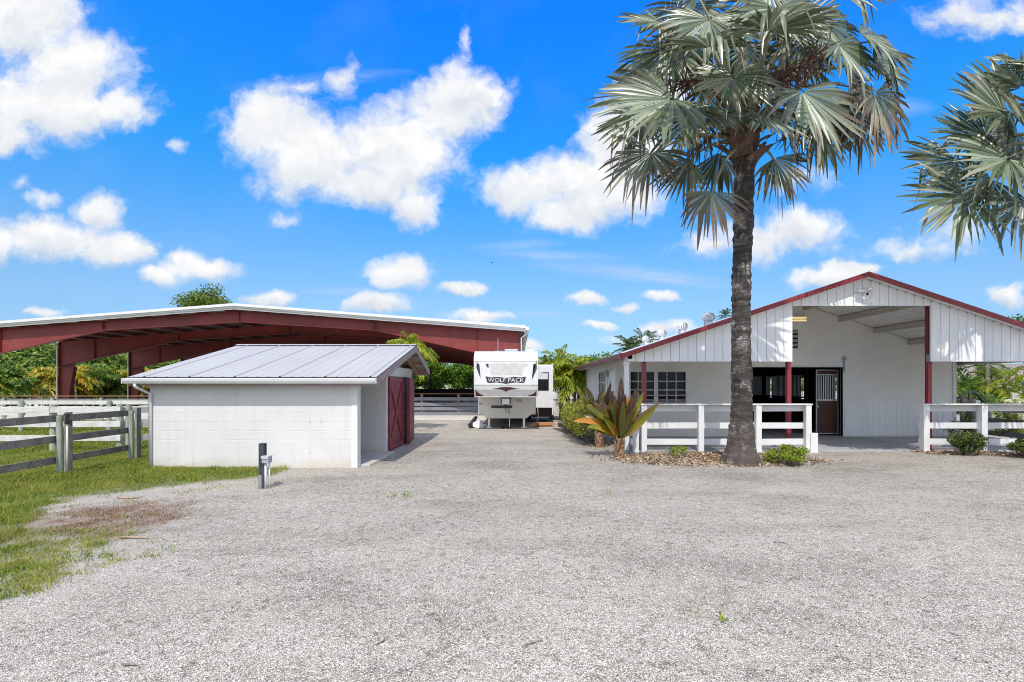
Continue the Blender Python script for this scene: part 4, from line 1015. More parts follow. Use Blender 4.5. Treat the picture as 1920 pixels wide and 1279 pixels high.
# things lying beside the camper
mb = MB(); Yb = 21.9
a, b = XP(1002, Yb), XP(1040, Yb); mb.box(a, b, Yb, Yb + .14, .05, .17); mb.box(a + .1, b - .1, Yb + .15, Yb + .6, .0, .05)
tag(part('lumber_board', mb, M['orange_wood'], bevel=.008), 'orange brown timber plank lying beside the right side of the camper', 'plank')
mb = MB(); pts = [(XP(1008, 22.6), 22.6, .78), (XP(1009, 22.5), 22.5, .4), (XP(1006, 22.3), 22.3, .1), (XP(1000, 22), 22, .03), (XP(1006, 21.2), 21.2, .02), (XP(1016, 21.0), 21.0, .02)]
mb.tube(pts, .02, 6); tag(part('power_cord', mb, M['hose'], smooth=True), 'pale orange power cord hanging from the camper side to the ground', 'cord')
def tarp():
    mb = MB(); c = (XP(897, 21.4), 21.5)
    n = 16; vs = []; 
    for j in range(9):
        for i in range(n):
            a = i / n * 6.283; rr = (1 - (j / 8) ** 1.7); k = 1 + .22 * math.sin(a * 3 + j * .9) + .13 * math.sin(a * 7 + j * 1.7)
            vs.append((c[0] + .40 * rr * k * math.cos(a), c[1] + .3 * rr * k * math.sin(a), .015 + .26 * (j / 8) * (1 + .2 * math.sin(a * 2))))
    mb.add(vs, [(j*n+i, j*n+(i+1) % n, (j+1)*n+(i+1) % n, (j+1)*n+i) for j in range(8) for i in range(n)]); return mb
tag(part('crumpled_tarp', tarp(), M['white'], smooth=True), 'crumpled white tarp heaped on the gravel left of the camper', 'tarp')
mb = MB(); mb.beam((XP(880, 21.3), 21.3, .09), (XP(893, 21.9), 21.9, .42), .12, .1); mb.box(XP(879, 21.2), XP(886, 21.2), 21.1, 21.5, .0, .2)
tag(part('trailer_step', mb, M['dark'], bevel=.01), 'small black folding step leaning beside the crumpled white tarp', 'step')
mb = MB(); c = GP(948, 803); mb.prism([(c[1] - .1, 0), (c[1] + .2, 0), (c[1] + .16, .09), (c[1] + .02, .09)], 'x', c[0] - .2, c[0] - .03)
tag(part('wheel_chock', mb, M['dark'], bevel=.01), 'left black rubber chock on the gravel under the camper nose', 'chock', 'black chocks under the camper')
mb = MB(); mb.prism([(c[1], 0), (c[1] + .25, 0), (c[1] + .2, .08), (c[1] + .1, .08)], 'x', c[0] + .02, c[0] + .2)
tag(part('wheel_chock', mb, M['dark'], bevel=.01), 'right black rubber chock on the gravel under the camper nose', 'chock', 'black chocks under the camper')

# ================================================================== fences
def fence(name, label, cat, posts, rails, mpost, mrail, post, railsz, side=-1, group=None, cap=None, mcap=None, posth=None):
    """posts [(x,y)], rails [z centre], post ('square'|'round', w, h), railsz (height, thickness)"""
    t = thing(name, label, cat, (*posts[0], 0), group)
    kind, w, h = post
    for i, (x, y) in enumerate(posts):
        hh = h if posth is None else posth[i]; mb = MB()
        if kind == 'square': mb.box(x - w/2, x + w/2, y - w/2, y + w/2, -.05, hh)
        else: mb.tube([(x, y, -.05), (x + random.uniform(-.01, .01), y, hh)], [w/2, w/2 * .95], 10)
        part('post', mb, mpost, t, bevel=.006 if kind == 'square' else 0, smooth=False)
    for i in range(len(posts) - 1):
        a, b = Vector((*posts[i], 0)), Vector((*posts[i+1], 0)); d = (b - a).normalized(); nrm = Vector((d.y, -d.x, 0)) * -side
        off_ = nrm * (w / 2 + railsz[1] / 2 + .002)
        ext0 = d * (w/2 if i == 0 else -.002); ext1 = d * (w/2 if i == len(posts) - 2 else -.002)
        for z in rails:
            j = random.uniform(-.006, .006)
            mb = MB(); mb.beam(a + off_ - ext0 + Vector((0, 0, z + j)), b + off_ + ext1 + Vector((0, 0, z - j)), railsz[1], railsz[0]); part('rail', mb, mrail, t, bevel=.004)
    if cap:
        for i in range(len(posts) - 1):
            a, b = Vector((*posts[i], 0)), Vector((*posts[i+1], 0)); d = (b - a).normalized(); nrm = Vector((d.y, -d.x, 0)) * -side
            mb = MB(); mb.beam(a + nrm * .03 - d * (.1 if i == 0 else -.001) + Vector((0, 0, cap)), b + nrm * .03 + d * (.1 if i == len(posts) - 2 else -.001) + Vector((0, 0, cap)), w + .09, .035); part('cap_rail', mb, mcap or mrail, t, bevel=.005)
    return t
# white porch fence, left of the palm
yF = 13.56; zc = ZP(758.3, yF)
XL_ = XP(1207, yF); fl_ = [(XL_, yF), (XP(1313.5, yF), yF), (XP(1421, yF), yF), (XP(1514, yF), yF)]
wf = fence('white_fence', 'white three board porch fence behind the palm trunk with a capped top', 'fence', fl_, [ZP(766, yF), ZP(798.5, yF), ZP(829, yF)], M['white'], M['white'], ('square', .145, zc - .02), (.16, .035), cap=zc, side=1)
mb = MB(); mb.box(XP(1516, yF), XP(1529, yF), yF - .12, yF + .02, 0, .52); part('stub_post', mb, M['white'], wf, bevel=.006)
fence('white_fence', 'short white return fence closing the left end of the porch behind the cordyline', 'fence', [(XL_ - .21, yF + .02), (XL_ - .21, 15.4), (XL_ - .21, 17.2)], [ZP(766, yF), ZP(798.5, yF), ZP(829, yF)], M['white'], M['white'], ('square', .14, zc - .02), (.16, .035), side=1, cap=zc)
XR_ = XP(1733.5, yF)
fence('white_fence', 'white three board porch fence right of the barn entrance behind the green shrub', 'fence', [(XR_, yF), (XP(1842, yF), yF), (XP(1950, yF), yF), (15.9, yF)], [ZP(766, yF), ZP(798.5, yF), ZP(829, yF)], M['white'], M['white'], ('square', .16, zc - .02), (.16, .035), cap=zc, side=1)
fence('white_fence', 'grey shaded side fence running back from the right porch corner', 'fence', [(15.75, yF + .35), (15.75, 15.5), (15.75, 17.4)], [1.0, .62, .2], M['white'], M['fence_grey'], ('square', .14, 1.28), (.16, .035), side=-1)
# grey board fence of the paddock
p0 = GP(112, 889); p1 = GP(246, 861); dx, dy = p0[0] - p1[0], p0[1] - p1[1]; k = 1.0
p_1 = (p0[0] + dx * 1.25, p0[1] + dy * 1.25)
pf = fence('paddock_fence', 'weathered grey three board paddock fence ending beside the white shed', 'fence', [p_1, p0, p1], [1.12, .70, .28], M['green_post'], M['grey_wood_dark'], ('round', .12, 1.18), (.14, .03), side=1)
for (x, y) in (p0, p1):
    d = Vector((p1[0] - p0[0], p1[1] - p0[1], 0)).normalized(); nrm = Vector((d.y, -d.x, 0)); c = Vector((x, y, 0)) + nrm * .14 + d * .03
    mb = MB(); mb.beam(c + Vector((0, 0, .02)), c + Vector((0, 0, 1.25)), .165, .045, up=nrm); part('face_board', mb, M['grey_post'], pf, bevel=.004)
c = Vector((p0[0] + .24, p0[1] - .1, 0)); t = thing('water_spigot', 'garden tap on a thin pale pipe beside the nearest grey fence post', 'tap', c)
mb = MB(); mb.tube([c, c + Vector((0, 0, 1.05))], .017, 8); part('pipe', mb, paint('pvc_pipe', (.66, .63, .55), .5), t, smooth=True)
mb = MB(); mb.tube([c + Vector((0, 0, 1.02)), c + Vector((0, 0, 1.2))], .04, 8); mb.tube([c + Vector((0, 0, 1.12)), c + Vector((.09, -.03, 1.1)), c + Vector((.1, -.03, 1.0))], .022, 8); mb.box(c.x - .06, c.x + .06, c.y - .015, c.y + .015, 1.2, 1.225); part('tap', mb, M['dark'], t)
# pale board fences behind it
fence('pale_fence', 'sun bleached pale board fence with greenish posts crossing the lawn', 'fence', [(-20, 13.9), GP(100, 846), (XP(225, 13.9), 13.9)], [1.13, .74, .36], M['green_post'], M['pale_board'], ('round', .17, 1.26), (.155, .03), side=-1, posth=[1.26, 1.27, 1.28])
fence('pale_fence', 'pale board fence running back from the lawn towards the shed corner', 'fence', [(XP(225, 13.9) + .16, 14.0), (-9.6, 16.4), (-10.0, 19.4)], [1.1, .7, .3], M['green_post'], M['pale_board'], ('round', .15, 1.25), (.17, .03), side=1)
fence('pale_fence', 'distant pale board fence crossing the far lawn', 'fence', [(-26, 19.6), (-22.6, 19.6), (-19.2, 19.6), (-15.8, 19.6), (-12.4, 19.6), (-9.2, 19.6)], [1.12, .70, .24], M['green_post'], M['pale_board'], ('round', .16, 1.2), (.15, .03), side=1)
# fence along the front of the arena
fp = [(-38 + 2.45 * i, 25.4) for i in range(13)]
fence('arena_fence', 'long pale board fence with brown cap along the left front of the arena', 'fence', fp, [1.04, .66, .28], M['green_post'], M['pale_board'], ('round', .17, 1.17), (.145, .035), side=1, cap=1.245, mcap=M['brown_post'])
Yf2 = 30.0
fp = [(XP(p, Yf2), Yf2) for p in (632, 704, 791, 860, 930, 1000)]
fence('arena_fence', 'dark grey four board fence with brown posts and cap left of the camper', 'fence', fp, [.98, .66, .40, .1], M['brown_post'], M['fence_grey'], ('square', .14, 1.26), (.19, .035), side=-1, cap=1.28, mcap=M['brown_post'])
# low pipe rails inside the arena, dark net fence in front of the far hedge
t = thing('cavaletti_rail', 'low dark pipe rail on legs standing far inside the arena', 'rail', (XP(840, 52), 52, 0))
mb = MB(); y = 52; xs = [XP(p, y) for p in (799, 820, 843, 866, 885)]
mb.tube([(xs[0], y, .72), (xs[-1], y, .72)], .05, 6); part('pipe', mb, M['black_board'], t); mb = MB()
for x in xs: mb.tube([(x, y, .0), (x, y, .68)], .05, 6).cut()
parts('leg', mb, M['black_board'], t)
t = thing('net_fence', 'black net fence in front of the green bushes beyond the arena', 'fence', (-25, 71.2, 0))
mb = MB(); mb.box(-52, 1.2, 71.2, 71.24, 0, 1.25); part('net', mb, M['black_board'], t); mb = MB()
for i in range(22): mb.tube([(-52 + i * 2.5, 71.1, 0), (-52 + i * 2.5, 71.1, 1.4)], .05, 6).cut()
parts('post', mb, M['black_board'], t)
mb = MB(); c = P(807, 725, 48); mb.tube([(c[0], 48, 0), (c[0], 48, 3.2)], .06, 8); mb.box(c[0] - .12, c[0] + .12, 47.85, 48.1, 3.2, 3.3)
tag(part('light_pole', mb, M['black_board']), 'thin dark pole inside the arena in front of the far hedge', 'pole')

# ================================================================== utility post
b0 = GP(490, 916.5); t = thing('utility_post', 'short blue black timber post with grey junction box in front of the shed', 'post', (b0[0], b0[1], 0))
mb = MB(); mb.box(b0[0] - .052, b0[0] + .048, b0[1], b0[1] + .10, -.05, .785); part('timber', mb, M['blue_post'], t, bevel=.008)
mb = MB(); mb.box(b0[0] - .054, b0[0] + .005, b0[1] - .004, b0[1] + .05, 0, .24); part('bare_patch', mb, M['grey_post'], t)
xb = b0[0] + .095; yb = b0[1] - .02
mb = MB(); mb.box(xb - .06, xb + .055, yb - .04, yb + .10, .45, .56); bx = part('junction_box', mb, M['pipe_grey'], t, bevel=.006)
mb = MB(); mb.prism([(yb - .055, .575), (yb + .105, .575), (yb + .105, .562), (yb - .045, .562), (yb - .052, .53)], 'x', xb - .066, xb + .06); part('lid', mb, M['alum'], bx)
mb = MB(); mb.tube([(xb - .02, yb + .02, -.02), (xb - .02, yb + .02, .45)], .02, 10); mb.tube([(xb + .025, yb + .06, -.02), (xb + .025, yb + .06, .45)], .014, 8); part('conduit', mb, M['alum'], t, smooth=True)

# ================================================================== railroad-tie edging
mb0 = None
for i, ((a, b), lab) in enumerate(zip([(GP(1050, 800), GP(1072, 806)), (GP(1062, 803), GP(1090, 825)), (GP(1083, 818), GP(1112, 836))],
        ['dark timber edging beam nearest the camper', 'middle dark timber edging beam before the clipped hedge', 'nearest dark timber edging beam by the red leaved plant'])):
    mb = MB(); mb.beam((*a, .08), (*b, .08), .2, .2); tag(part('timber_edging', mb, M['tie'], bevel=.015), lab, 'edging beam', 'timber edging beams along the planting bed')

# sticks
def stick(px, py, ln, ang, r, lab):
    x, y = GP(px, py); z = gz(np.array([x]), np.array([y]))[0] + r; a = R(ang); mb = MB()
    pts = [(x + ln * (k/4 - .5) * math.cos(a) + random.uniform(-.01, .01), y + ln * (k/4 - .5) * math.sin(a) + random.uniform(-.012, .012), z + random.uniform(0, .01)) for k in range(5)]
    mb.tube(pts, [r, r * 1.1, r, r * .8, r * .5], 6); tag(part('stick', mb, M['raw_wood'] if r > .006 else M['grey_post'], smooth=True), lab, 'stick', 'fallen sticks on the gravel')
stick(243, 936, .34, 5, .016, 'dark twig on the pale dirt above the brown straw patch')
stick(252, 1011, .36, -8, .012, 'pale straight stick at the lower right edge of the brown patch')
stick(246, 1252, .17, -20, .006, 'thin twig on the gravel nearest the bottom left corner')
stick(1003, 1208, .12, 25, .006, 'thin twig on the foreground gravel near the middle of the photo')
stick(718, 1203, .12, 60, .005, 'tiny twig on the foreground gravel left of the middle')
stick(1462, 1018, .14, -20, .006, 'tiny twig on the gravel in front of the palm')

# ================================================================== bird
c = P(922, 493, 85)
BS = .62; mb = MB()
q = lambda x, y, z: (c[0] + x * BS, c[1] + y * BS, c[2] + z * BS)
mb.add([q(-.3, 0, 0), q(0, -.05, .03), q(.3, 0, 0), q(0, .06, -.02), q(-.32, 0, .12), q(-.08, 0, .22), q(.25, .1, .05), q(.42, 0, .1)], [(0, 1, 3), (1, 2, 3), (0, 3, 2, 1), (4, 5, 1), (5, 2, 1), (2, 6, 7)]); mb.ball(tuple(c), (.34 * BS, .09 * BS, .09 * BS))
tag(part('bird', mb, M['black_board']), 'tiny dark bird in the sky above the camper', 'bird')
# ================================================================== plants
class LV:
    """collects quads (leaves) for a fast mesh"""
    def __init__(s): s.v = []; s.n = 0
    def quads(s, V): s.v.append(np.asarray(V, np.float32).reshape(-1, 4, 3))
    def mesh(s, name, offs):
        V = np.concatenate(s.v, 0); n = len(V); return npmesh(name, V.reshape(-1, 3), np.arange(n * 4).reshape(n, 4), offs)
def unit(v): return v / (np.linalg.norm(v, axis=-1, keepdims=True) + 1e-9)
def leafcloud(lobes, n, size, shell=.55, asp=.5, upb=.5, lv=None):
    lv = lv or LV(); w = np.array([(l[3]*l[4]*l[5]) ** .667 for l in lobes]); w /= w.sum()
    L = np.array(lobes)[RNG.choice(len(lobes), n, p=w)]
    d = unit(RNG.normal(size=(n, 3))); r = shell + (1 - shell) * RNG.random(n) ** .6; r *= 1 + .12 * RNG.normal(size=n)
    c = L[:, :3] + d * r[:, None] * L[:, 3:6]
    nr = unit(d * .8 + RNG.normal(size=(n, 3)) * .7 + np.array([0, 0, upb]))
    t = unit(np.cross(nr, RNG.normal(size=(n, 3)))); b = np.cross(nr, t)
    s = size * (.6 + .8 * RNG.random(n))[:, None]
    lv.quads(np.stack([c - t*s, c + b*s*asp - nr*s*.12, c + t*s, c - b*s*asp - nr*s*.12], 1)); return lv
def blobs(c, r, k, squash=.8, jit=.75):
    """uneven crown: k lobes spread through an ellipsoid"""
    out = []
    for i in range(k):
        d = RNG.normal(size=3); d /= np.linalg.norm(d); q = RNG.random() ** .5 * jit; s = .28 + .26 * RNG.random()
        out.append((c[0] + d[0]*q*r[0], c[1] + d[1]*q*r[1], c[2] + d[2]*q*r[2], r[0]*s, r[1]*s, r[2]*s*squash))
    return out
M['bark'] = paint('bark', (.16, .13, .10), .9, .3, 4, 25, .4)
M['palm_stem'] = paint('palm_stem', (.26, .23, .18), .85, .3, 2, 20, .3, stretch=(1, 1, 8))
G = {
 'pine': leaf_mat('pine_foliage', [(0, (.05, .09, .01)), (.5, (.12, .19, .02)), (1, (.22, .29, .035))], .3),
 'tree': leaf_mat('tree_foliage', [(0, (.03, .08, .01)), (.5, (.08, .17, .02)), (1, (.18, .28, .035))], .35),
 'far': leaf_mat('far_foliage', [(0, (.035, .08, .015)), (.5, (.15, .25, .035)), (1, (.34, .44, .09))], .35),
 'hedge': leaf_mat('bright_hedge', [(0, (.03, .09, .008)), (.5, (.13, .27, .02)), (1, (.28, .42, .045))], .4),
 'clip': leaf_mat('clipped_hedge', [(0, (.10, .13, .015)), (.5, (.26, .29, .03)), (1, (.45, .42, .06))], .35),
 'lime': leaf_mat('lime_shrub', [(0, (.10, .17, .015)), (.5, (.24, .33, .025)), (1, (.40, .44, .04))], .35),
 'dshrub': leaf_mat('dark_shrub', [(0, (.022, .05, .012)), (.5, (.065, .12, .022)), (.85, (.16, .20, .04)), (1, (.38, .33, .05))], .3),
 'areca': leaf_mat('areca_frond', [(0, (.08, .14, .012)), (.3, (.24, .31, .025)), (.55, (.50, .46, .04)), (.82, (.70, .52, .06)), (1, (.66, .30, .05))], .4),
 'areca_dark': leaf_mat('areca_green', [(0, (.03, .09, .015)), (.5, (.10, .22, .025)), (.85, (.24, .33, .04)), (1, (.45, .42, .06))], .4),
 'yellowpalm': leaf_mat('yellow_frond', [(0, (.10, .17, .015)), (.4, (.26, .36, .025)), (1, (.52, .50, .045))], .45),
 'coco': leaf_mat('coconut_frond', [(0, (.02, .045, .015)), (.5, (.05, .10, .025)), (.9, (.12, .17, .04)), (1, (.26, .22, .07))], .3),
}
def tree(name, label, base, h, crown_c, r, k, n, size, mat, cat='tree', group=None, shell=.5, trunk_r=.25, upb=.5):
    t = thing(name, label, cat, base, group); mb = MB(); b = np.array(base, float); c = np.array(crown_c, float)
    mid = b * .45 + c * .55; mid[0] += .15
    mb.tube([b - [0, 0, .1], b * .7 + c * .3, mid, c], [trunk_r * 1.3, trunk_r, trunk_r * .8, trunk_r * .3], 8)
    L = blobs(c, r, k)
    for l in L[:10]: q = np.array(l[:3]); mb.tube([mid, (mid + q) / 2 + [0, 0, .1 * r[2]], q], [trunk_r * .5, trunk_r * .3, trunk_r * .1], 6)
    part('trunk', mb, M['bark'], t, smooth=True)
    root_np('crown', leafcloud(L, n, size, shell, upb=upb).mesh('crown', off(t)), mat, t); return t
def frond(lv, base, az, el, L, droop, npairs, ll, w, vshape=.35, curl=.5, start=.15):
    """feather frond: curved rachis with drooping leaflet pairs"""
    base = np.array(base, float); T = np.linspace(0, 1, 9)
    h = np.array([math.cos(az), math.sin(az), 0]); 
    pts = base + np.outer(T * L * math.cos(el), h) + np.outer(T * L * math.sin(el) - droop * L * T ** 2.2, [0, 0, 1])
    s = np.linspace(start, .99, npairs); P_ = np.stack([np.interp(s, T, pts[:, i]) for i in range(3)], 1)
    tg = unit(np.gradient(P_, axis=0)); sd = np.array([-math.sin(az), math.cos(az), 0.]); up = unit(np.cross(tg, sd) * -1)
    up = np.where(up[:, 2:3] < 0, -up, up)
    lenp = ll * (np.sin(np.clip(s * 1.05, 0, 1) * math.pi * .82 + .35)) ** .7
    for sg in (-1, 1):
        n = len(s); d = unit(tg * (.55 + .4 * s[:, None]) + sg * sd * 1.0 + up * vshape + RNG.normal(size=(n, 3)) * .12)
        l = (lenp * (.85 + .3 * RNG.random(n)))[:, None]; wv = unit(np.cross(d, up)) * w
        mid = P_ + d * l * .5; tip = P_ + d * l + np.array([0, 0, -1]) * l * curl
        lv.quads(np.stack([P_, mid + wv, tip, mid - wv], 1))
    # rachis as thin crossed strips
    rw = .018 * L ** .5
    for o in (sd * rw, np.array([0, 0, rw])):
        lv.quads(np.stack([pts[:-1] - o, pts[1:] - o, pts[1:] + o, pts[:-1] + o], 1))
def palm(name, label, base, stems, nfr, L, ll, w, mat, npairs=18, el=(.1, 1.25), droop=(.25, .7), cat='palm tree', group=None, tr=.07, curl=.5, stem_mat=None):
    """stems: list of (dx, dy, lean x, height)"""
    t = thing(name, label, cat, base, group); lv = LV(); mb = MB(); b = np.array(base, float)
    for (dx, dy, lx, h) in stems:
        p0 = b + [dx, dy, -.05]; p1 = b + [dx + lx, dy, h]; pm = (p0 + p1) / 2 + [-lx * .15, 0, 0]
        mb.tube([p0, pm, p1], [tr * 1.25, tr, tr * .85], 8).cut()
        a0 = RNG.random() * 6.28
        for k in range(nfr):
            e = el[0] + (el[1] - el[0]) * (k / max(1, nfr - 1)) + RNG.normal() * .1
            frond(lv, p1 + [0, 0, RNG.random() * .1], a0 + k * 2.4 + RNG.normal() * .2, e, L * (.8 + .35 * RNG.random()), droop[0] + (droop[1] - droop[0]) * RNG.random(), npairs, ll, w, curl=curl)
    parts('trunk', mb, stem_mat or M['palm_stem'], t, smooth=True); root_np('crown', lv.mesh('crown', off(t)), mat, t); return t

# ---------------------------------------------------------------- fan palms in front of the barn
def frond_fan_mat():
    m, nt, bs = new_mat('silver_fan_frond')
    a = nt.nodes.new('ShaderNodeAttribute'); a.attribute_name = 'dry'; g = nt.nodes.new('ShaderNodeNewGeometry')
    gr = ramp(nt, g.outputs['Random Per Island'], [(0, (.035, .062, .022)), (.42, (.10, .145, .066)), (.75, (.22, .275, .165)), (1, (.44, .48, .37))])
    dr = ramp(nt, g.outputs['Random Per Island'], [(0, (.06, .035, .02)), (.5, (.15, .095, .055)), (1, (.36, .28, .19))])
    c = mixc(nt, a.outputs['Fac'], gr, dr); mixb = noise(nt, worldpos(nt), 2.0, 4); c = mixc(nt, ramp(nt, mixb, [(.35, .35), (.6, 0.0)]), c, (.06, .075, .045)); nt.links.new(c, bs.inputs['Base Color']); bs.inputs['Roughness'].default_value = .34; bs.inputs['Specular IOR Level'].default_value = .6
    tr = nt.nodes.new('ShaderNodeBsdfTranslucent'); nt.links.new(c, tr.inputs[0]); mx = nt.nodes.new('ShaderNodeMixShader'); mx.inputs[0].default_value = .10
    nt.links.new(bs.outputs[0], mx.inputs[1]); nt.links.new(tr.outputs[0], mx.inputs[2]); nt.links.new(mx.outputs[0], nt.nodes['Material Output'].inputs['Surface']); return m
M['fan'] = frond_fan_mat()
M['petiole'] = paint('petiole', (.27, .27, .17), .6, .15, 3, 20, .1)
def fan_mesh(hub, ax, nrm, Rr, spread, dry, offs, nseg=None, droop=.32):
    hub = np.array(hub, float); a = unit(np.array(ax, float)); n = np.array(nrm, float); n = unit(n - a * n.dot(a)); b = np.cross(n, a)
    nseg = nseg or max(16, int(spread / 6.6)); V = []; Fq = []; D = []; T = np.array([.04, .22, .40, .56, .70, .84, 1.0])
    dth = R(spread) / nseg
    for i in range(nseg):
        th = -R(spread) / 2 + (i + .5) * dth; thj = th + random.gauss(0, .012)
        L = Rr * (.80 + .20 * math.cos(th * .8)) * random.uniform(.90, 1.06); sp = random.uniform(.52, .66)
        dr = droop * random.uniform(.3, 1.6); side = random.gauss(0, .09); fold = random.uniform(.35, .75); lift = random.gauss(0, .05)
        kink = random.random() < .18 + .22 * dry; kt = random.uniform(.5, .75); tw = random.gauss(0, .75)
        dd = np.clip(dry + random.gauss(0, .22), 0, 1); o = len(V)
        for t in T:
            d = a * math.cos(thj) + b * math.sin(thj); e = -a * math.sin(thj) + b * math.cos(thj)
            free = max(0, t - sp); tt = tw * min(1, free / .25); e = e * math.cos(tt) + n * math.sin(tt)
            p = hub + d * L * t + n * (.16 * Rr * (t - t * t * .9) * (abs(math.sin(th)) ** 1.2) + lift * free * L) + e * side * free * L
            p = p + np.array([0, 0, -1]) * dr * L * (free * 1.25) ** 1.7 * 1.3
            if kink and t > kt: p = p + np.array([0, 0, -1]) * (t - kt) * L * 1.25 - d * (t - kt) * L * .65
            half = math.tan(dth / 2) * L * t * 1.04 if t <= sp else math.tan(dth / 2) * L * sp * 1.04 * max(0.02, (1 - t) / (1 - sp)) ** .5 * 1.12
            fo = fold * half * (1.0 if i % 2 else -1.0) * (1 if t < sp else .8)
            nn = np.cross(e, d) * (1 if np.dot(np.cross(e, d), n) > 0 else -1); V += [p - e * half - nn * fo * .5, p + nn * fo, p + e * half - nn * fo * .5]
            tip = sstep(.55, 1.0, t); v = float(np.clip(dd * sstep(.1, .75, t) + tip * (.25 + .5 * dry) * (.4 + .6 * random.random()), 0, 1)); D += [v] * 3
        for k in range(len(T) - 1):
            q = o + k * 3; Fq += [(q, q+1, q+4, q+3), (q+1, q+2, q+5, q+4)]
    return npmesh('frond', np.array(V), np.array(Fq), offs, {'dry': D})
def trunk_mat():
    m, nt, bs = new_mat('ringed_palm_trunk')
    v = worldpos(nt, (1, 1, 3.2)); n1 = noise(nt, v, 3.2, 8, .68); n2 = noise(nt, worldpos(nt, (1, 1, 4.5)), 9, 6, .65); n3 = noise(nt, worldpos(nt), .9, 4)
    c = ramp(nt, n1, [(.30, (.018, .015, .013)), (.5, (.055, .046, .039)), (.64, (.14, .122, .105)), (.78, (.36, .33, .29))])
    c = mixc(nt, ramp(nt, n2, [(.42, .75), (.58, 0.0)]), c, (.03, .027, .025)); n4 = noise(nt, worldpos(nt, (1, 1, .8)), 2.6, 5, .7); c = mixc(nt, math_(nt, 'MULTIPLY', ramp(nt, n4, [(.53, 0.0), (.68, .8)]), ramp(nt, n2, [(.36, 0.0), (.52, 1.0)])), c, (.52, .49, .46))
    g = nt.nodes.new('ShaderNodeNewGeometry'); sx = nt.nodes.new('ShaderNodeSeparateXYZ'); nt.links.new(g.outputs['Position'], sx.inputs[0])
    low = ramp(nt, math_(nt, 'MULTIPLY', math_(nt, 'ADD', sx.outputs[2], math_(nt, 'MULTIPLY', n3, .8)), .4), [(.1, 1.0), (.85, 0.0)])
    c = mixc(nt, math_(nt, 'MULTIPLY', low, .6), c, mixc(nt, n2, (.06, .042, .034), (.20, .15, .125)))
    nt.links.new(c, bs.inputs['Base Color']); bs.inputs['Roughness'].default_value = .9; bump(nt, bs, math_(nt, 'ADD', n2, n1), .8, .03); return m
M['fan_trunk'] = trunk_mat()
M['boot'] = paint('leaf_base', (.13, .08, .055), .8, .35, 4, 30, .3, stretch=(1, 1, .3), dirt=(.42, .33, .25), dirt_amt=.5)
M['fruit'] = paint('fruit_stalk', (.10, .045, .03), .8, .3, 6, 30, .1)
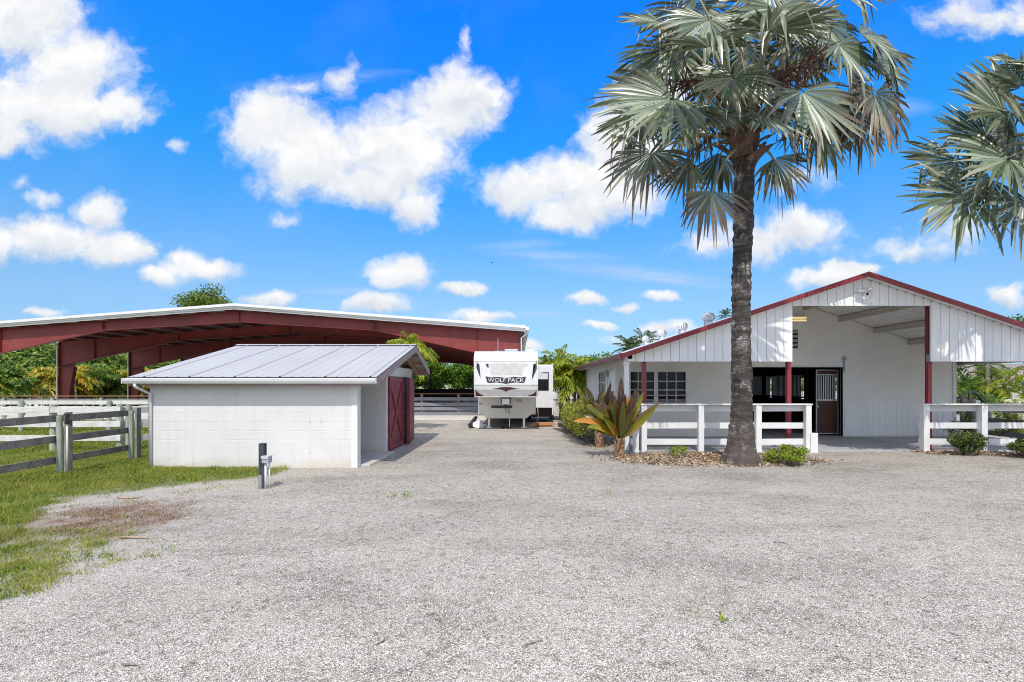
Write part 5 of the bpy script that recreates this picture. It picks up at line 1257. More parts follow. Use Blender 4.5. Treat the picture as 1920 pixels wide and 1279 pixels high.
def fan_palm(label, base, crown, prof, leaves, extra, clusters, name='fan_palm'):
    t = thing(name, label, 'palm tree', base); b = np.array(base, float); C = np.array(crown, float)
    # trunk: ringed lathe following the profile (z, radius)
    nz = int((C[2] - 0) / .035); na = 40; V = []
    zz = np.linspace(-.05, C[2] - .1, nz); ang = np.linspace(0, 2*np.pi, na, endpoint=False)
    rr = np.interp(zz, [p[0] for p in prof], [p[1] for p in prof]); cx = np.interp(zz, [0, C[2]], [b[0], C[0]]) + .02 * np.sin(zz * 1.3); cyy = np.interp(zz, [0, C[2]], [b[1], C[1]])
    A, Z = np.meshgrid(ang, zz)
    ring = (vnoise(Z * 0 + 3, Z, 16, 5) - .5) * .030 + (fbm(A * 1.2, Z, 7, 3, 8) - .5) * .045 + (fbm(A * 2.2, Z * .3, 2, 3, 18) - .5) * .05
    flute = sstep(.9, 0, Z) * (.5 * np.abs(np.sin(A * 4.5 + 1)) ** 2 * .09 + .06 * (vnoise(A * 3, Z, 2, 4) - .5))
    rad = rr[:, None] * (1 + 0 * A) + ring + flute
    V = np.stack([cx[:, None] + rad * np.cos(A), cyy[:, None] + rad * np.sin(A), Z], 2).reshape(-1, 3)
    i, j = np.meshgrid(np.arange(na), np.arange(nz - 1)); q = (j * na + i).ravel(); q2 = (j * na + (i + 1) % na).ravel()
    me = npmesh('trunk', V, np.stack([q, q2, q2 + na, q + na], 1), off(t)); me.polygons.foreach_set('use_smooth', [True] * len(me.polygons)); root_np('trunk', me, M['fan_trunk'], t)
    # crown: old leaf bases wrapping the top of the trunk; the fronds and fruit stalks hang from it
    mb = MB()
    for k in range(14):
        a = k * 2.4 + .3; d = np.array([math.cos(a), math.sin(a), 0]); s = np.array([-math.sin(a), math.cos(a), 0]); z0 = C[2] - .62 + (k % 5) * .12
        prev = None; vs = []
        for q in range(6):
            f = q / 5; c = np.array([C[0], C[1], z0]) + d * (.22 + .20 * f + .16 * f * f * (1 + .8 * math.sin(k * 2.1))) + np.array([0, 0, (.42 + .12 * math.sin(k * 1.7)) * f - .06 * f * f]); w = (.22 + .05 * math.sin(k * 3.3)) * (1 - f * .6) * (1 if q < 5 else .45)
            vs += [c - s * w - d * .06, c + d * .03, c + s * w - d * .06]
        mb.add(vs, [(q*3 + i, q*3 + i + 1, q*3 + i + 4, q*3 + i + 3) for q in range(5) for i in range(2)])
    mb.tube([C + [0, 0, -.5], C + [0, 0, -.1], C + [0, 0, .5], C + [0, 0, 1.0]], [.28, .30, .2, .05], 12)
    cr = part('crown', mb, M['boot'], t); o_ = off(cr)
    for L in leaves + extra:
        hub, ax, nr, Rr, sp, dry = L[:6]; hub = np.array(hub, float)
        fm = fan_mesh(hub, ax, nr, Rr, sp, dry, o_, droop=.09 + .22 * dry); fo = root_np('frond', fm, M['fan'], cr); fm.materials.append(M['petiole'])
        # petiole merged into the frond mesh
        d0 = unit(hub - C); st = C + np.array([d0[0] * .22, d0[1] * .22, max(-.25, d0[2] * .3)]); L_ = np.linalg.norm(hub - st); mid = (st + hub) / 2 + np.array([0, 0, .13 * L_])
        pm = MB(); pm.tube([st, st * .6 + mid * .4 + [0, 0, .03], mid, mid * .4 + hub * .6, hub + unit(np.array(ax, float)) * Rr * .25], [.055, .045, .036, .028, .012], 7)
        me2 = pm.mesh('petiole_tmp', o_); bm = bmesh.new(); bm.from_mesh(fm); nf = len(bm.faces); bm.from_mesh(me2); bm.faces.ensure_lookup_table()
        for f in bm.faces[nf:]: f.material_index = 1; f.smooth = True
        bm.to_mesh(fm); bm.free(); bpy.data.meshes.remove(me2)
    for (c0, dirv, L, n) in clusters:
        mb = MB(); c0 = np.array(c0, float); dirv = unit(np.array(dirv, float)); end = c0 + dirv * L
        mb.tube([C * .7 + c0 * .3, c0, end], [.03, .022, .012], 6)
        for k in range(n):
            s = c0 + dirv * L * (k / n) * .95; q = unit(dirv * .4 + RNG.normal(size=3)); l = .28 + .34 * RNG.random(); p = [s]
            for z in range(4): q = unit(q + RNG.normal(size=3) * .45 + np.array([0, 0, -.28])); p.append(p[-1] + q * l / 3)
            mb.tube(p, [.012, .011, .010, .011, .007], 4, cap=False)
        part('fruit_stalk', mb, M['fruit'], cr)
    return t
YP = 11.5
def lf(px, py, dy, ax, n, r, sp, dry): return (P(px, py, YP + dy), ax, n, r, sp, dry)
C1 = P(1394, 258, YP); B1 = (XP(1388, 11.62), 11.62, 0)
L1 = [lf(1262, 186, -.9, (-.88, -.25, -.40), (-.15, -.85, .55), 1.85, 215, .10), lf(1221, 285, -.3, (-.55, -.1, -.72), (-.3, -.8, .55), 1.22, 215, .62),
      lf(1375, 146, -1.7, (.03, -.5, -.85), (0, -.85, .45), 1.02, 325, .06), lf(1334, 358, -.55, (-.12, -.05, -1), (-.1, -1, .15), .98, 165, .98),
      lf(1293, 296, .3, (-.45, .1, -.9), (-.2, -1, .2), 1.1, 120, .12), lf(1349, 285, .8, (-.12, .2, -1), (0, -1, .2), 1.05, 105, .05),
      lf(1452, 296, .25, (.42, .0, -.9), (.15, -1, .25), 1.08, 160, .5), lf(1503, 172, -1.0, (.32, -.3, -.88), (.15, -.9, .42), 1.52, 200, .25),
      lf(1640, 176, -.1, (.22, -.1, -.95), (.25, -.75, .55), 1.28, 245, .95), lf(1572, 84, -.3, (.35, -.25, -.85), (.2, -.75, .62), 1.22, 230, .08),
      lf(1612, 64, -.1, (.88, .05, -.42), (.15, -.75, .6), 1.42, 175, .06), lf(1456, 17, -1.1, (.1, -.45, -.88), (.05, -.8, .6), 1.28, 255, .06),
      lf(1330, 37, -1.0, (-.12, -.45, -.88), (-.05, -.8, .6), 1.35, 255, .08), lf(1242, 45, -.2, (-.88, -.1, .08), (-.1, -.7, .7), 1.08, 200, .04), lf(1252, 92, .3, (-.6, .05, -.75), (-.2, -.85, .45), 1.38, 180, .05),
      lf(1345, 130, .5, (-.3, .2, -.9), (0, -.9, .4), 1.2, 180, .05), lf(1560, 190, .5, (.4, .2, -.9), (.1, -.9, .4), 1.3, 170, .45)]
E1 = [lf(1400, -75, -.4, (0, -.35, .92), (0, -.7, .3), 1.2, 260, .03), lf(1290, -60, 0, (-.55, 0, .75), (0, -.8, .4), 1.25, 240, .03), lf(1500, -70, 0, (.5, 0, .8), (0, -.8, .5), 1.25, 240, .03),
      lf(1570, -10, .6, (.75, .2, .45), (.1, -.7, .6), 1.3, 220, .03), lf(1300, 120, 1.3, (-.6, .5, -.3), (0, -.6, .8), 1.2, 220, .05), lf(1490, 110, 1.4, (.6, .6, -.2), (0, -.6, .8), 1.2, 220, .05),
      lf(1400, 40, 1.7, (0, .9, .1), (0, -.3, .9), 1.3, 240, .05), lf(1430, 150, 2.0, (.2, .9, -.3), (0, -.3, .9), 1.3, 230, .1), lf(1380, -10, .6, (0, .3, .9), (0, -.9, .2), 1.2, 240, .0),
      lf(1480, 60, -.2, (.4, -.1, .6), (0, -.8, .5), 1.1, 220, .05), lf(1310, -10, -.4, (-.5, -.2, .6), (0, -.8, .5), 1.1, 220, .05), lf(1440, 60, -1.9, (.2, -.9, -.2), (0, -.3, .95), 1.2, 240, .05), lf(1330, 90, -2.0, (-.3, -.9, -.3), (0, -.3, .95), 1.1, 230, .05)]
E1 += [lf(1600, 215, .6, (.55, .1, -.8), (.1, -.9, .4), 1.15, 210, .35), lf(1545, 40, .3, (.5, 0, -.7), (.1, -.8, .5), 1.3, 230, .05), lf(1640, 110, .5, (.8, .1, -.5), (.15, -.8, .5), 1.15, 200, .1), lf(1205, 215, .3, (-.7, 0, -.6), (-.1, -.85, .5), 1.2, 200, .1), lf(1230, 130, .7, (-.8, .1, -.3), (-.1, -.8, .5), 1.15, 200, .05), lf(1440, -20, -.4, (.1, -.2, -.9), (0, -.85, .5), 1.2, 240, .04), lf(1290, 10, .2, (-.5, 0, -.7), (-.1, -.85, .5), 1.25, 230, .04), lf(1530, 225, .4, (.45, 0, -.9), (.1, -.9, .4), 1.25, 170, .3), lf(1590, 150, .8, (.8, .2, -.5), (.1, -.85, .5), 1.3, 190, .1), lf(1300, 215, .7, (-.7, .2, -.7), (-.1, -.9, .4), 1.25, 190, .1), lf(1430, 215, -1.2, (.35, -.6, -.7), (.1, -.8, .6), 1.05, 220, .12), lf(1350, 205, -1.1, (-.3, -.6, -.75), (-.1, -.85, .5), 1.0, 200, .08), lf(1500, 60, .6, (.3, .1, -.95), (0, -.9, .4), 1.25, 220, .05), lf(1290, 75, .8, (-.5, .2, -.8), (0, -.9, .4), 1.25, 220, .05), lf(1400, 90, .9, (0, .2, -1), (0, -.9, .4), 1.2, 230, .05)]
cl1 = [(P(1440, 165, YP - .5), (.75, -.2, .45), 1.25, 75), (P(1325, 150, YP - .3), (-.7, -.1, -.1), .7, 40), (P(1465, 225, YP - .2), (.5, -.1, -.65), .8, 45), (P(1345, 250, YP - .1), (-.55, 0, -.4), .6, 26), (P(1400, 165, YP - .8), (.5, -.2, .15), .8, 36)]
fan_palm('tall silver leaved fan palm with a grey ringed trunk in front of the white fence', B1, C1,
         [(-.1, .46), (0, .42), (.12, .37), (.35, .31), (.7, .265), (1.1, .232), (1.6, .212), (2.6, .205), (4.5, .197), (6.3, .205), (6.9, .225), (7.3, .26), (9, .26)], L1, E1, cl1)
C2 = P(2035, 285, 11.3)
def l2(px, py, dy, ax, n, r, sp, dry): return (P(px, py, 11.3 + dy), ax, n, r, sp, dry)
L2 = [l2(1882, 214, -.2, (-.82, -.1, .38), (-.1, -.8, .5), 1.5, 190, .02), l2(1890, 298, -.8, (-.85, -.2, -.25), (-.1, -.85, .5), 1.4, 235, .04), l2(1797, 303, .2, (-.95, 0, -.12), (-.1, -.9, .4), 1.25, 130, .05),
      l2(1808, 366, -.3, (-.8, -.1, -.36), (-.1, -.9, .4), 1.4, 190, .12), l2(1920, 378, -.4, (-.62, -.1, -.6), (-.1, -.9, .4), 1.0, 150, .3), l2(1915, 165, .3, (-.35, 0, .9), (-.1, -.9, .3), 1.0, 180, .02),
      l2(1908, 252, .6, (-.8, .1, -.1), (-.1, -.85, .5), 1.35, 210, .05), l2(1858, 336, .7, (-.8, .2, -.4), (-.1, -.85, .5), 1.2, 200, .08), l2(1885, 175, .8, (-.7, .1, .6), (-.1, -.85, .5), 1.15, 190, .03), l2(1930, 310, -.3, (-.6, -.3, -.5), (-.1, -.9, .4), .95, 210, .1), l2(1850, 258, .3, (-.9, 0, .1), (-.1, -.9, .4), 1.3, 190, .03), l2(1930, 250, -.6, (-.6, -.3, .3), (-.1, -.85, .5), 1.2, 220, .04)]
E2 = []
for k in range(13):
    a = k * 2.4; e = .05 + 1.2 * ((k * 7) % 13) / 13; d = np.array([math.cos(a) * math.cos(e), math.sin(a) * math.cos(e) * .95, math.sin(e)])
    hub = C2 + d * (1.3 + .5 * random.random()) + np.array([0, 0, .5])
    if hub[0] < XP(1945, hub[1]): continue
    E2.append((hub, d + np.array([0, 0, -.5]), np.array([d[0] * -.2, -.5, .8]), 1.25, 220, .08))
fan_palm('silver leaved fan palm at the right edge whose trunk stands outside the photo', (C2[0] - .1, 11.35, 0), C2,
         [(-.1, .5), (0, .46), (.35, .36), (1.1, .275), (4, .22), (6.5, .25), (9, .28)], L2, E2, [(P(1960, 330, 11), (-.3, -.2, -.6), .7, 40)])

# ---------------------------------------------------------------- planting bed in front of the porch fence
def bed():
    cx, cy_, rx, ry = XP(1345, 12.1), 12.28, 2.3, 1.05; n = 60; V = [(cx, cy_, .05)]; Fc = []
    for r_ in (.35, .7, 1.0):
        for k in range(n):
            a = k / n * 6.283; kk = r_ * (1 + .08 * math.sin(3 * a + 1) + .05 * math.sin(7 * a)); V.append((cx + rx * kk * math.cos(a), min(cy_ + ry * kk * math.sin(a), 13.7), .055 * (1 - r_ ** 2) - .012 * (r_ > .9)))
    Fc = [(0, 1 + k, 1 + (k + 1) % n) for k in range(n)]
    mb = MB(); mb.add(V, Fc + [(1 + j*n + k, 1 + (j+1)*n + k, 1 + (j+1)*n + (k+1) % n, 1 + j*n + (k+1) % n) for j in range(2) for k in range(n)])
    tag(part('planting_bed', mb, paint('leaf_mulch', (.42, .345, .255), .95, .35, 5, 40, .6, dirt=(.52, .44, .33), dirt_amt=.6), smooth=True), kind='structure')
    mb = MB(); mb.add([(XP(1050, 16.9), 21, .006), (3.3, 21.5, .006), (3.3, 14.4, .006), (XP(1125, 14.6), 14.6, .006)], [(0, 1, 2, 3)])
    tag(part('planting_strip', mb, paint('dark_soil', (.11, .085, .06), .95, .4, 5, 40, .5, dirt=(.35, .3, .24), dirt_amt=.6)), kind='structure')
    # dry leaves and chips lying on it
    nL = 5200; a = RNG.random(nL) * 6.283; r = RNG.random(nL) ** .6 * 1.08 + .16 * np.abs(RNG.normal(size=nL)) * (RNG.random(nL) < .3); x = cx + rx * r * np.cos(a); y = np.minimum(cy_ + ry * r * np.sin(a), 13.6) - .1 * RNG.random(nL)
    x2 = XP(1745, 13) + RNG.random(1300) * 3.2; y2 = 12.95 + RNG.random(1300) * .75 - .12 * (x2 - XP(1745, 13)); x = np.r_[x, x2]; y = np.r_[y, y2]
    x3 = 1.9 + RNG.random(700) * 1.2; y3 = 14.6 + RNG.random(700) * 3; x = np.r_[x, x3]; y = np.r_[y, y3]; nL = len(x)
    z = .05 * np.clip(1 - ((x - cx)/rx) ** 2 - ((y - cy_)/ry) ** 2, 0, 1) + .012 + .035 * RNG.random(nL); c = np.stack([x, y, z], 1)
    nr = unit(RNG.normal(size=(nL, 3)) * .45 + np.array([0, 0, 1])); t = unit(np.cross(nr, RNG.normal(size=(nL, 3)))); b = np.cross(nr, t); s = (.018 + .045 * RNG.random(nL) ** 2)[:, None]
    lv = LV(); lv.quads(np.stack([c - t*s, c + b*s*.4 + nr*s*.2, c + t*s, c - b*s*.4 + nr*s*.2], 1))
    tag(root_np('leaf_litter', lv.mesh('leaf_litter', (0, 0, 0)), leaf_mat('dry_leaves', [(0, (.08, .045, .025)), (.35, (.25, .15, .085)), (.7, (.46, .33, .20)), (1, (.66, .54, .38))], .1, .8)), kind='stuff')
bed()
def shrub(label, px, py, rx, ry, rz, n, size, mat, k=9, twigs=26, name='shrub', hi=1.0, group=None):
    x, y = GP(px, py); t = thing(name, label, 'shrub', (x, y, 0), group); c = np.array([x, y, rz * .95]); L = blobs(c, (rx, ry, rz), k, .9)
    mb = MB()
    for i in range(twigs):
        a = RNG.random() * 6.283; r = .95 * RNG.random() ** .5; p = np.array([x + rx * r * math.cos(a), y + ry * r * math.sin(a), rz * (.5 + 1.3 * RNG.random() * (1 - r * .5))]); b0 = np.array([x + .08 * math.cos(a), y + .08 * math.sin(a), -.02])
        mb.tube([b0, b0 * .45 + p * .55 + RNG.normal(size=3) * .04, p], [.009, .006, .003], 4, cap=False)
    part('stem', mb, M['palm_stem'], t); root_np('foliage', leafcloud(L, n, size, .35).mesh('foliage', off(t)), mat, t); return t
shrub('lime green shrub just right of the palm trunk by the fence end', 1476, 872, 0.50, .42, .27, 3000, .028, G['lime'], 10, 40)
shrub('sparse lime shrub with bare twigs left of the palm trunk', 1272, 861, .46, .30, .19, 520, .026, G['lime'], 6, 90)
shrub('round dark green shrub with yellow leaves in front of the right fence', 1806, 854, 0.62, .45, .34, 3600, .034, G['dshrub'], 12, 30)
shrub('dark green shrub cut off by the right edge of the photo', 1932, 858, 0.52, .42, .30, 2400, .032, G['dshrub'], 9, 20)
shrub('small grey green shrub seen through the right fence rails', 1800, 826, .5, .4, .55, 700, .04, G['dshrub'], 8, 20)
shrub('yellow green bush behind the right fence near the photo edge', 1905, 826, .8, .4, .5, 1300, .04, G['clip'], 8, 20)
# dry fallen twigs at the palm foot
for (px, py, n, lab) in ((1398, 868, 26, 'heap of dry grey twigs against the foot of the palm trunk'), (1262, 868, 30, 'heap of dry twigs in the bed under the sparse lime shrub')):
    x, y = GP(px, py); mb = MB()
    for i in range(n):
        p = np.array([x + RNG.normal() * .22, y + RNG.normal() * .08, .03]); d = unit(RNG.normal(size=3) * [1, .4, .6] + [0, 0, .35]); q = p + d * (.2 + .2 * RNG.random()); mb.tube([p, (p + q) / 2 + RNG.normal(size=3) * .03, q], [.008, .006, .003], 4, cap=False)
    tag(part('twig_heap', mb, paint('dry_twig', (.42, .34, .25), .9, .3, 6, 30)), lab, 'twigs', kind='stuff')

# ---------------------------------------------------------------- cordylines
cord_stops = [(0, (.02, .014, .014)), (.3, (.075, .028, .022)), (.5, (.11, .06, .025)), (.7, (.08, .115, .018)), (.88, (.26, .26, .03)), (1, (.52, .22, .03))]
def cordyline_mat():
    m, nt, bs = new_mat('cordyline_leaf'); a = nt.nodes.new('ShaderNodeAttribute'); a.attribute_name = 'tone'
    c = ramp(nt, a.outputs['Fac'], cord_stops); n1 = noise(nt, worldpos(nt, (6, 6, 1.5)), 4, 4); c = mixc(nt, ramp(nt, n1, [(.45, 0.0), (.7, .45)]), c, (.20, .14, .03))
    nt.links.new(c, bs.inputs['Base Color']); bs.inputs['Roughness'].default_value = .33; bs.inputs['Specular IOR Level'].default_value = .5
    tr = nt.nodes.new('ShaderNodeBsdfTranslucent'); nt.links.new(c, tr.inputs[0]); mx = nt.nodes.new('ShaderNodeMixShader'); mx.inputs[0].default_value = .22
    nt.links.new(bs.outputs[0], mx.inputs[1]); nt.links.new(tr.outputs[0], mx.inputs[2]); nt.links.new(mx.outputs[0], nt.nodes['Material Output'].inputs['Surface']); return m
M['cord'] = cordyline_mat()
def cordyline(label, bpx, bpy, opx, opy, Y, tips, wmax):
    b = P(bpx, bpy, Y); b[2] = 0; o = P(opx, opy, Y); t = thing('cordyline', label, 'plant', tuple(b)); V = []; Fq = []; D = []
    tips = tips + [(px + (opx - px) * random.uniform(.05, .35) + random.gauss(0, 9), py + (opy - py) * random.uniform(.0, .3) + random.gauss(0, 5), dy + random.gauss(0, .3), min(1, max(.02, random.choice((tone, .66, .78, .86)) + random.gauss(0, .12))), sag) for (px, py, dy, tone, sag) in tips]
    for (px, py, dy, tone, sag) in tips:
        tip = P(px, py, Y + dy); st = o + RNG.normal(size=3) * .03; d = tip - st; L = np.linalg.norm(d); ctl = st + d * .45 + np.array([0, 0, sag * L]); nseg = 12
        view = unit(np.array([random.gauss(0, .45), -1, .35 + random.gauss(0, .25)])); o_ = len(V)
        for k in range(nseg + 1):
            f = k / nseg; p = (1-f)**2 * st + 2*f*(1-f) * ctl + f*f * tip; tg = unit(2*(1-f)*(ctl - st) + 2*f*(tip - ctl)); s = unit(np.cross(tg, view)); nn = np.cross(s, tg)
            w = wmax * (.22 + .78 * math.sin(min(1, max(0, (f - .12) / .88)) ** .8 * math.pi) ** .75 if f > .12 else .22) * (1 if f < .98 else .1); w *= .5 * (.85 + .1 * L)
            ed = nn * w * .35; V += [p - s * w + ed, p, p + s * w + ed]; tv = np.clip(tone + .18 * (1 - f) * (tone > .3) + random.gauss(0, .02), 0, 1); D += [tv] * 3
        for k in range(nseg): q = o_ + k*3; Fq += [(q, q+1, q+4, q+3), (q+1, q+2, q+5, q+4)]
    me = npmesh('foliage', np.array(V), np.array(Fq), off(t), {'tone': D}); me.polygons.foreach_set('use_smooth', [True] * len(me.polygons)); root_np('foliage', me, M['cord'], t)
    mb = MB(); mb.tube([b + [0, 0, -.05], b + [.02, 0, .12], (b + o) / 2, o], [.11, .10, .09, .07], 10)
    for k in range(22): a = k * 2.4; z = .02 + .45 * k / 22; mb.tube([b + [.085 * math.cos(a), .085 * math.sin(a), z], b + [.13 * math.cos(a), .13 * math.sin(a), z + .04], b + [.11 * math.cos(a), .11 * math.sin(a), z + .12]], [.022, .018, .005], 5)
    part('stem', mb, paint('cordyline_stem', (.30, .17, .095), .8, .3, 5, 30, .3, stretch=(1, 1, 4), dirt=(.6, .5, .38), dirt_amt=.5), t)
cordyline('big cordyline with broad bronze and orange leaves at the porch corner', 1161, 858, 1162, 822, 12.65,
    [(1165, 708, 0, .12, .05), (1143, 728, .1, .05, .04), (1197, 724, .05, .1, .05), (1238, 754, -.1, .42, .0), (1190, 757, -.2, .6, .05), (1074, 790, -.15, 1.0, .26), (1098, 760, -.1, .75, .2), (1110, 752, .05, .35, .15), (1128, 752, .15, .3, .1),
     (1150, 742, -.25, .4, .06), (1172, 738, -.2, .25, .05), (1122, 775, -.3, .85, .14), (1137, 765, -.35, .45, .08), (1158, 752, -.4, .3, .04), (1184, 772, -.35, .5, .05), (1208, 735, .2, .62, .05), (1110, 800, .1, .7, .12), (1200, 770, .3, .15, .03), (1180, 745, .3, .08, .05), (1095, 778, .25, .55, .2)], .19)
cordyline('second cordyline with dark leaves behind the clipped hedge end', 1124, 826, 1122, 800, 14.6,
    [(1080, 722, 0, .72, .1), (1088, 730, .2, .35, .08), (1100, 726, -.1, .3, .06), (1092, 745, -.2, .5, .1), (1107, 735, .1, .15, .05), (1131, 722, .1, .45, .04), (1146, 716, -.1, .42, .05), (1125, 735, .2, .2, .04), (1140, 745, -.2, .25, .05), (1082, 770, -.1, .6, .12), (1112, 750, -.25, .1, .04), (1150, 752, 0, .12, .05)], .17)

# clipped hedge beside the barn
t = thing('clipped_hedge', 'clipped yellow green hedge behind the dark timber edging', 'hedge', (2.35, 17.2, 0)); lobes = []
for i in range(26):
    for s in (0, 1): lobes.append((2.25 + .30 * (s * 2 - 1) + RNG.normal() * .06 + .0, 15.0 + i * .2, .72 + RNG.normal() * .04 + .08 * s, .33, .30, .45))
root_np('foliage', leafcloud(lobes, 15000, .035, .6).mesh('foliage', off(t)), G['clip'], t); mb = MB()
for i in range(16): x, y = 2.1 + RNG.random() * .5, 15.1 + i * .32; mb.tube([(x, y, -.02), (x + RNG.normal() * .1, y, .35), (x + RNG.normal() * .15, y, .8)], [.02, .014, .006], 5)
part('stem', mb, M['palm_stem'], t)

# ---------------------------------------------------------------- palms and trees behind
palm('feather_palm', 'bushy yellow green palm with drooping fronds behind the shed gable', (XP(766, 20.5), 20.5, 0), [(0, 0, .05, 3.12)], 46, 1.2, .42, .02, G['yellowpalm'], 26, (.0, 1.4), (.35, .85), curl=.7)
palm('feather_palm', 'tall yellow green palm clump beside the right wall of the camper', (XP(1052, 26), 26, 0), [(0, 0, .05, 2.6), (.35, .3, .1, 2.3), (-.45, .5, -.2, 2.5), (.9, .6, .2, 2.1), (.6, -.3, .1, 1.8)], 20, 1.7, .5, .03, G['yellowpalm'], 22, (-.1, 1.3), (.3, .8), curl=.6, tr=.10)
tree('shade_tree', 'rounded dark green tree top above the far end of the barn roof', (XP(1118, 56), 56, 0), 6, (XP(1118, 56), 56, 3.6), (3.6, 3, 1.9), 26, 5200, .16, G['tree'])
tree('shade_tree', 'low green tree between the camper palms and the coconut palms', (XP(1060, 60), 60, 0), 6, (XP(1062, 60), 60, 3.2), (4.2, 3, 1.9), 22, 3800, .17, G['hedge'])
tree('shade_tree', 'small pale tree top beside the coconut palms above the barn roof', (XP(1149, 64), 64, 0), 6, (XP(1149, 64), 64, 3.9), (1.5, 1.5, 1.5), 12, 1300, .13, G['far'])
palm('coconut_palm', 'coconut palm behind the barn, the left one of the pair', (XP(1180, 60), 60, 0), [(0, 0, .1, 6.2)], 20, 2.7, .75, .055, G['coco'], 20, (-.35, 1.2), (.15, .6), tr=.16, curl=.6)
palm('coconut_palm', 'coconut palm behind the barn, the taller right one of the pair', (XP(1206, 62), 62, 0), [(0, 0, .1, 7.1)], 18, 2.6, .7, .055, G['coco'], 20, (-.3, 1.2), (.15, .6), tr=.15, curl=.6)
palm('coconut_palm', 'tiny far palm top peeking over the barn roof left of the fan palm trunk', (XP(1359, 75), 75, 0), [(0, 0, .1, 12.0)], 16, 1.7, .5, .045, G['coco'], 16, (-.3, 1.3), (.15, .5), tr=.15)
tree('shade_tree', 'bright green tree rising behind the right slope of the barn roof', (XP(1925, 42), 42, 0), 8, (XP(1925, 42), 42, 6.0), (3.0, 2.5, 2.1), 24, 5200, .12, G['tree'])
tree('pine_tree', 'rounded pine crown rising above the arena roof', (XP(388, 92), 92, 0), 19, (XP(388, 92), 92, 16.2), (5.6, 4.4, 3.9), 60, 14000, .20, G['pine'], trunk_r=.4)
# areca palms growing as a dense screen beside the arena
k = 0
for (x, y, h, mt, lab) in [(-40.5, 30.5, 2.2, 'areca', 'areca palm of the screen, outermost at the left photo edge'), (-37.6, 33.0, 2.5, 'areca', 'yellowing areca palm left of the first arena column'), (-36.0, 35.5, 2.3, 'areca_dark', 'darker areca palm just left of the first arena column'), (-39.5, 36.5, 2.9, 'areca_dark', 'taller green areca palm behind the yellowing one at the left edge'),
        (-35.6, 39.0, 2.5, 'areca', 'orange tinted areca palm just right of the first arena column'), (-35.2, 42.2, 2.6, 'areca_dark', 'green areca palm midway between the first two arena columns'), (-35.0, 45.5, 2.7, 'areca', 'yellow areca palm left of the second arena column'), (-35.4, 49.5, 2.8, 'areca_dark', 'green areca palm behind the second arena column'), (-35.6, 54.5, 2.9, 'areca', 'yellow areca palm seen over the left end of the shed roof'), (-35.4, 60.5, 3.0, 'areca', 'farthest areca palm of the screen, by the third arena column')]:
    st = [(RNG.normal() * .9, RNG.normal() * .8, RNG.normal() * .25, h * (.35 + .75 * RNG.random())) for i in range(9)]
    palm('areca_palm', lab, (x, y, 0), st, 13, 1.95, .66, .062, G[mt], 15, (-.2, 1.2), (.35, .85), group='areca palms screening the arena', curl=.5)
for (px, y, zc_, r, lab) in [(20, 78, 5.6, (6.5, 4, 4.0), 'leafy green tree behind the areca palms at the left edge'), (95, 84, 6.4, (5.5, 4, 4.2), 'greyish green tree behind the areca palms left of the first arena column'), (180, 88, 5.8, (6, 4, 4.0), 'green tree behind the areca palms right of the first arena column'), (262, 92, 5.4, (6, 4, 3.6), 'green tree behind the areca palms by the second arena column'), (335, 95, 4.8, (5, 4, 3.2), 'green tree glimpsed over the left slope of the shed roof')]:
    tree('shade_tree', lab, (XP(px, y), y, 0), 8, (XP(px, y), y, zc_), r, 34, 9000, .30, G['far'], group='trees behind the areca palms')
for i, (px, lab) in enumerate([(716, 'bright green bush beyond the arena hidden by the shed gable'), (778, 'bright green bush beyond the arena just right of the shed'), (818, 'bright green bush beyond the arena in the middle of the gap'), (858, 'bright green bush beyond the arena left of the camper'), (902, 'bright green bush beyond the arena behind the camper edge')]):
    y = 74 + (i % 2) * 1.5; tree('broad_bush', lab, (XP(px, y), y, 0), 5, (XP(px, y), y, 3.3), (2.9, 2, 2.9), 30, 6500, .17, G['hedge'], cat='bush', group='bushes in a row beyond the arena', trunk_r=.12)
# distant tree line closing the horizon
lob = []
for x in np.arange(-190, 230, 4.5): lob.append((x + RNG.normal(), 150 + RNG.normal() * 4, 1.6 + 1.6 * RNG.random(), 4.5, 3, 3.0 + 2.0 * RNG.random()))
tag(root_np('far_woods', leafcloud(lob, 26000, .55, .5).mesh('far_woods', (0, 0, 0)), G['far']), kind='stuff')
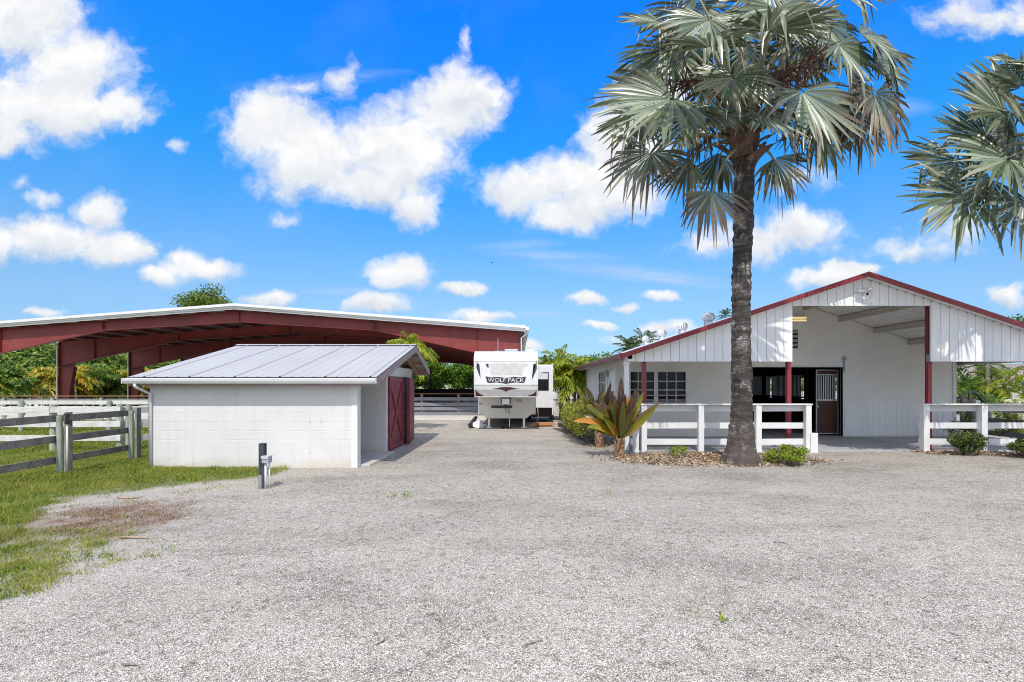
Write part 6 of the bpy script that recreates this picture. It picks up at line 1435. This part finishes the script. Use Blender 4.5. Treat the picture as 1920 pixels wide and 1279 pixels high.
# young palms right of the barn and the dark stable behind them
for (px, y, lx, h, nf, L, mt, lab) in [(1806, 21.0, -.05, 1.45, 11, 1.5, 'areca_dark', 'dark green young palm nearest the porch wall corner'), (1820, 22.5, .02, 1.5, 13, 1.7, 'areca_dark', 'green young palm with a yellowish stem right of the porch wall'), (1835, 23.5, .0, 2.7, 10, 1.8, 'areca_dark', 'young palm with a thick grey stem behind the right fence'),
        (1849, 21.5, .1, 3.1, 10, 1.8, 'areca_dark', 'slender tall palm stem in the middle of the right porch opening'), (1868, 21.5, .35, 1.75, 12, 1.8, 'yellowpalm', 'leaning bright green palm with a pale stem near the right edge')]:
    palm('young_palm', lab, (XP(px, y), y, 0), [(0, 0, lx, h)], nf, L, .6, .028, G[mt], 22, (-.2, 1.2), (.3, .8), group='young palms right of the barn', tr=.085, curl=.35)
def stable():
    Y = 31; x0, x1 = XP(1770, Y), XP(2010, Y); t = thing('open_stable', 'low dark boarded stable with a weathered shingle roof behind the young palms', 'stable', ((x0 + x1) / 2, Y, 0)); mb = MB()
    x = x0
    while x < XP(1884, Y): mb.box(x, x + .17, Y, Y + .05, 0, 1.72); x += .19
    part('wall', mb, M['black_board'], t)
    mb = MB(); mb.box(x0, x1, Y + 4, Y + 4.1, 0, 2.6); mb.box(x0, x0 + .1, Y + .06, Y + 4, 0, 2.4); part('back_wall', mb, M['black_board'], t)
    mb = MB(); mb.prism([(Y - .5, 1.82), (Y + 2.3, 3.15), (Y + 4.6, 2.1), (Y + 4.6, 2.0), (Y + 2.3, 3.03), (Y - .5, 1.72)], 'x', x0 - .3, XP(1884, Y)); mb.prism([(Y - .3, 2.62), (Y + 2.3, 3.2), (Y + 4.6, 2.3), (Y + 4.6, 2.2), (Y + 2.3, 3.1), (Y - .3, 2.5)], 'x', XP(1884, Y) + .01, x1 + .3); part('roof', mb, M['shingle'], t)
    mb = MB(); mb.box(XP(1884, Y), x1, Y - .36, Y - .31, 2.36, 2.56); mb.box(XP(1878, Y), XP(1885, Y), Y - .6, Y + .2, 1.84, 2.45); mb.box(x0, XP(1878, Y), Y - .56, Y - .52, 1.63, 1.80); part('fascia', mb, paint('pale_pink_trim', (.50, .40, .38), .7, .12), t)
    mb = MB()
    for p in (1885, 1950): mb.box(XP(p, Y), XP(p, Y) + .14, Y - .3, Y - .16, 0, 2.5)
    part('post', mb, M['grey_post'], t)
stable()
fence('pale_fence', 'low pale rail fence in front of the dark stable', 'fence', [(XP(1770, 27.5), 27.5), (XP(1815, 27.5), 27.5), (XP(1860, 27.5), 27.5), (XP(1905, 27.5), 27.5), (XP(1960, 27.5), 27.5)], [.95, .55], M['grey_post'], M['pale_board'], ('square', .14, 1.05), (.16, .04), side=1)
mb = MB(); c = (XP(1823, 20), 20)
ring = [(c[0] + .42 * math.cos(a), c[1] + .1 * math.sin(a), 1.12 + .40 * math.sin(a)) for a in np.linspace(0, 6.283, 22)]
mb.tube(ring, .05, 6); mb.tube([(p[0] + .2, p[1], p[2] - .25) for p in ring], .045, 6); mb.tube([(c[0], 20.1, 0), (c[0], 20.1, 1.6)], .06, 8)
tag(part('hose_coil', mb, M['dark'], smooth=True), 'coiled black hose hanging on a post behind the right fence', 'hose')

# ---------------------------------------------------------------- weeds in the gravel
def weed(px, py, n, l, lab, spread=.12):
    x, y = GP(px, py); lv = LV(); t = thing('weed', lab, 'weed', (x, y, 0), 'weeds in the gravel')
    for i in range(n):
        a = RNG.random() * 6.283; s = np.array([x + RNG.normal() * spread * .4, y + RNG.normal() * spread * .3, .0]); d = np.array([math.cos(a), math.sin(a), .35 + .9 * RNG.random()]); ll = l * (.5 + RNG.random()); sd = np.array([-math.sin(a), math.cos(a), 0]) * ll * .07
        m_ = s + unit(d) * ll * .55; tp = s + unit(d) * ll + np.array([0, 0, -.3 * ll]); lv.quads([[s, m_ + sd, tp, m_ - sd]])
    root_np('blade', lv.mesh('blade', off(t)), G['lime'], t)
weed(752, 931, 70, .09, 'low spreading weed tuft on the gravel right of the utility post', .5); weed(1136, 927, 26, .07, 'small weed in the gravel in front of the cordyline', .25); weed(1138, 921, 14, .05, 'tiny weed just behind the small one in front of the cordyline', .15)
weed(1355, 1165, 16, .085, 'star shaped green weed in the foreground gravel', .05); weed(1302, 1150, 8, .05, 'tiny weed left of the star shaped foreground weed', .05); weed(650, 935, 12, .05, 'tiny dry weed between the utility post and the spreading tuft', .2); weed(452, 1040, 10, .05, 'tiny weed right of the pale straight stick', .08)
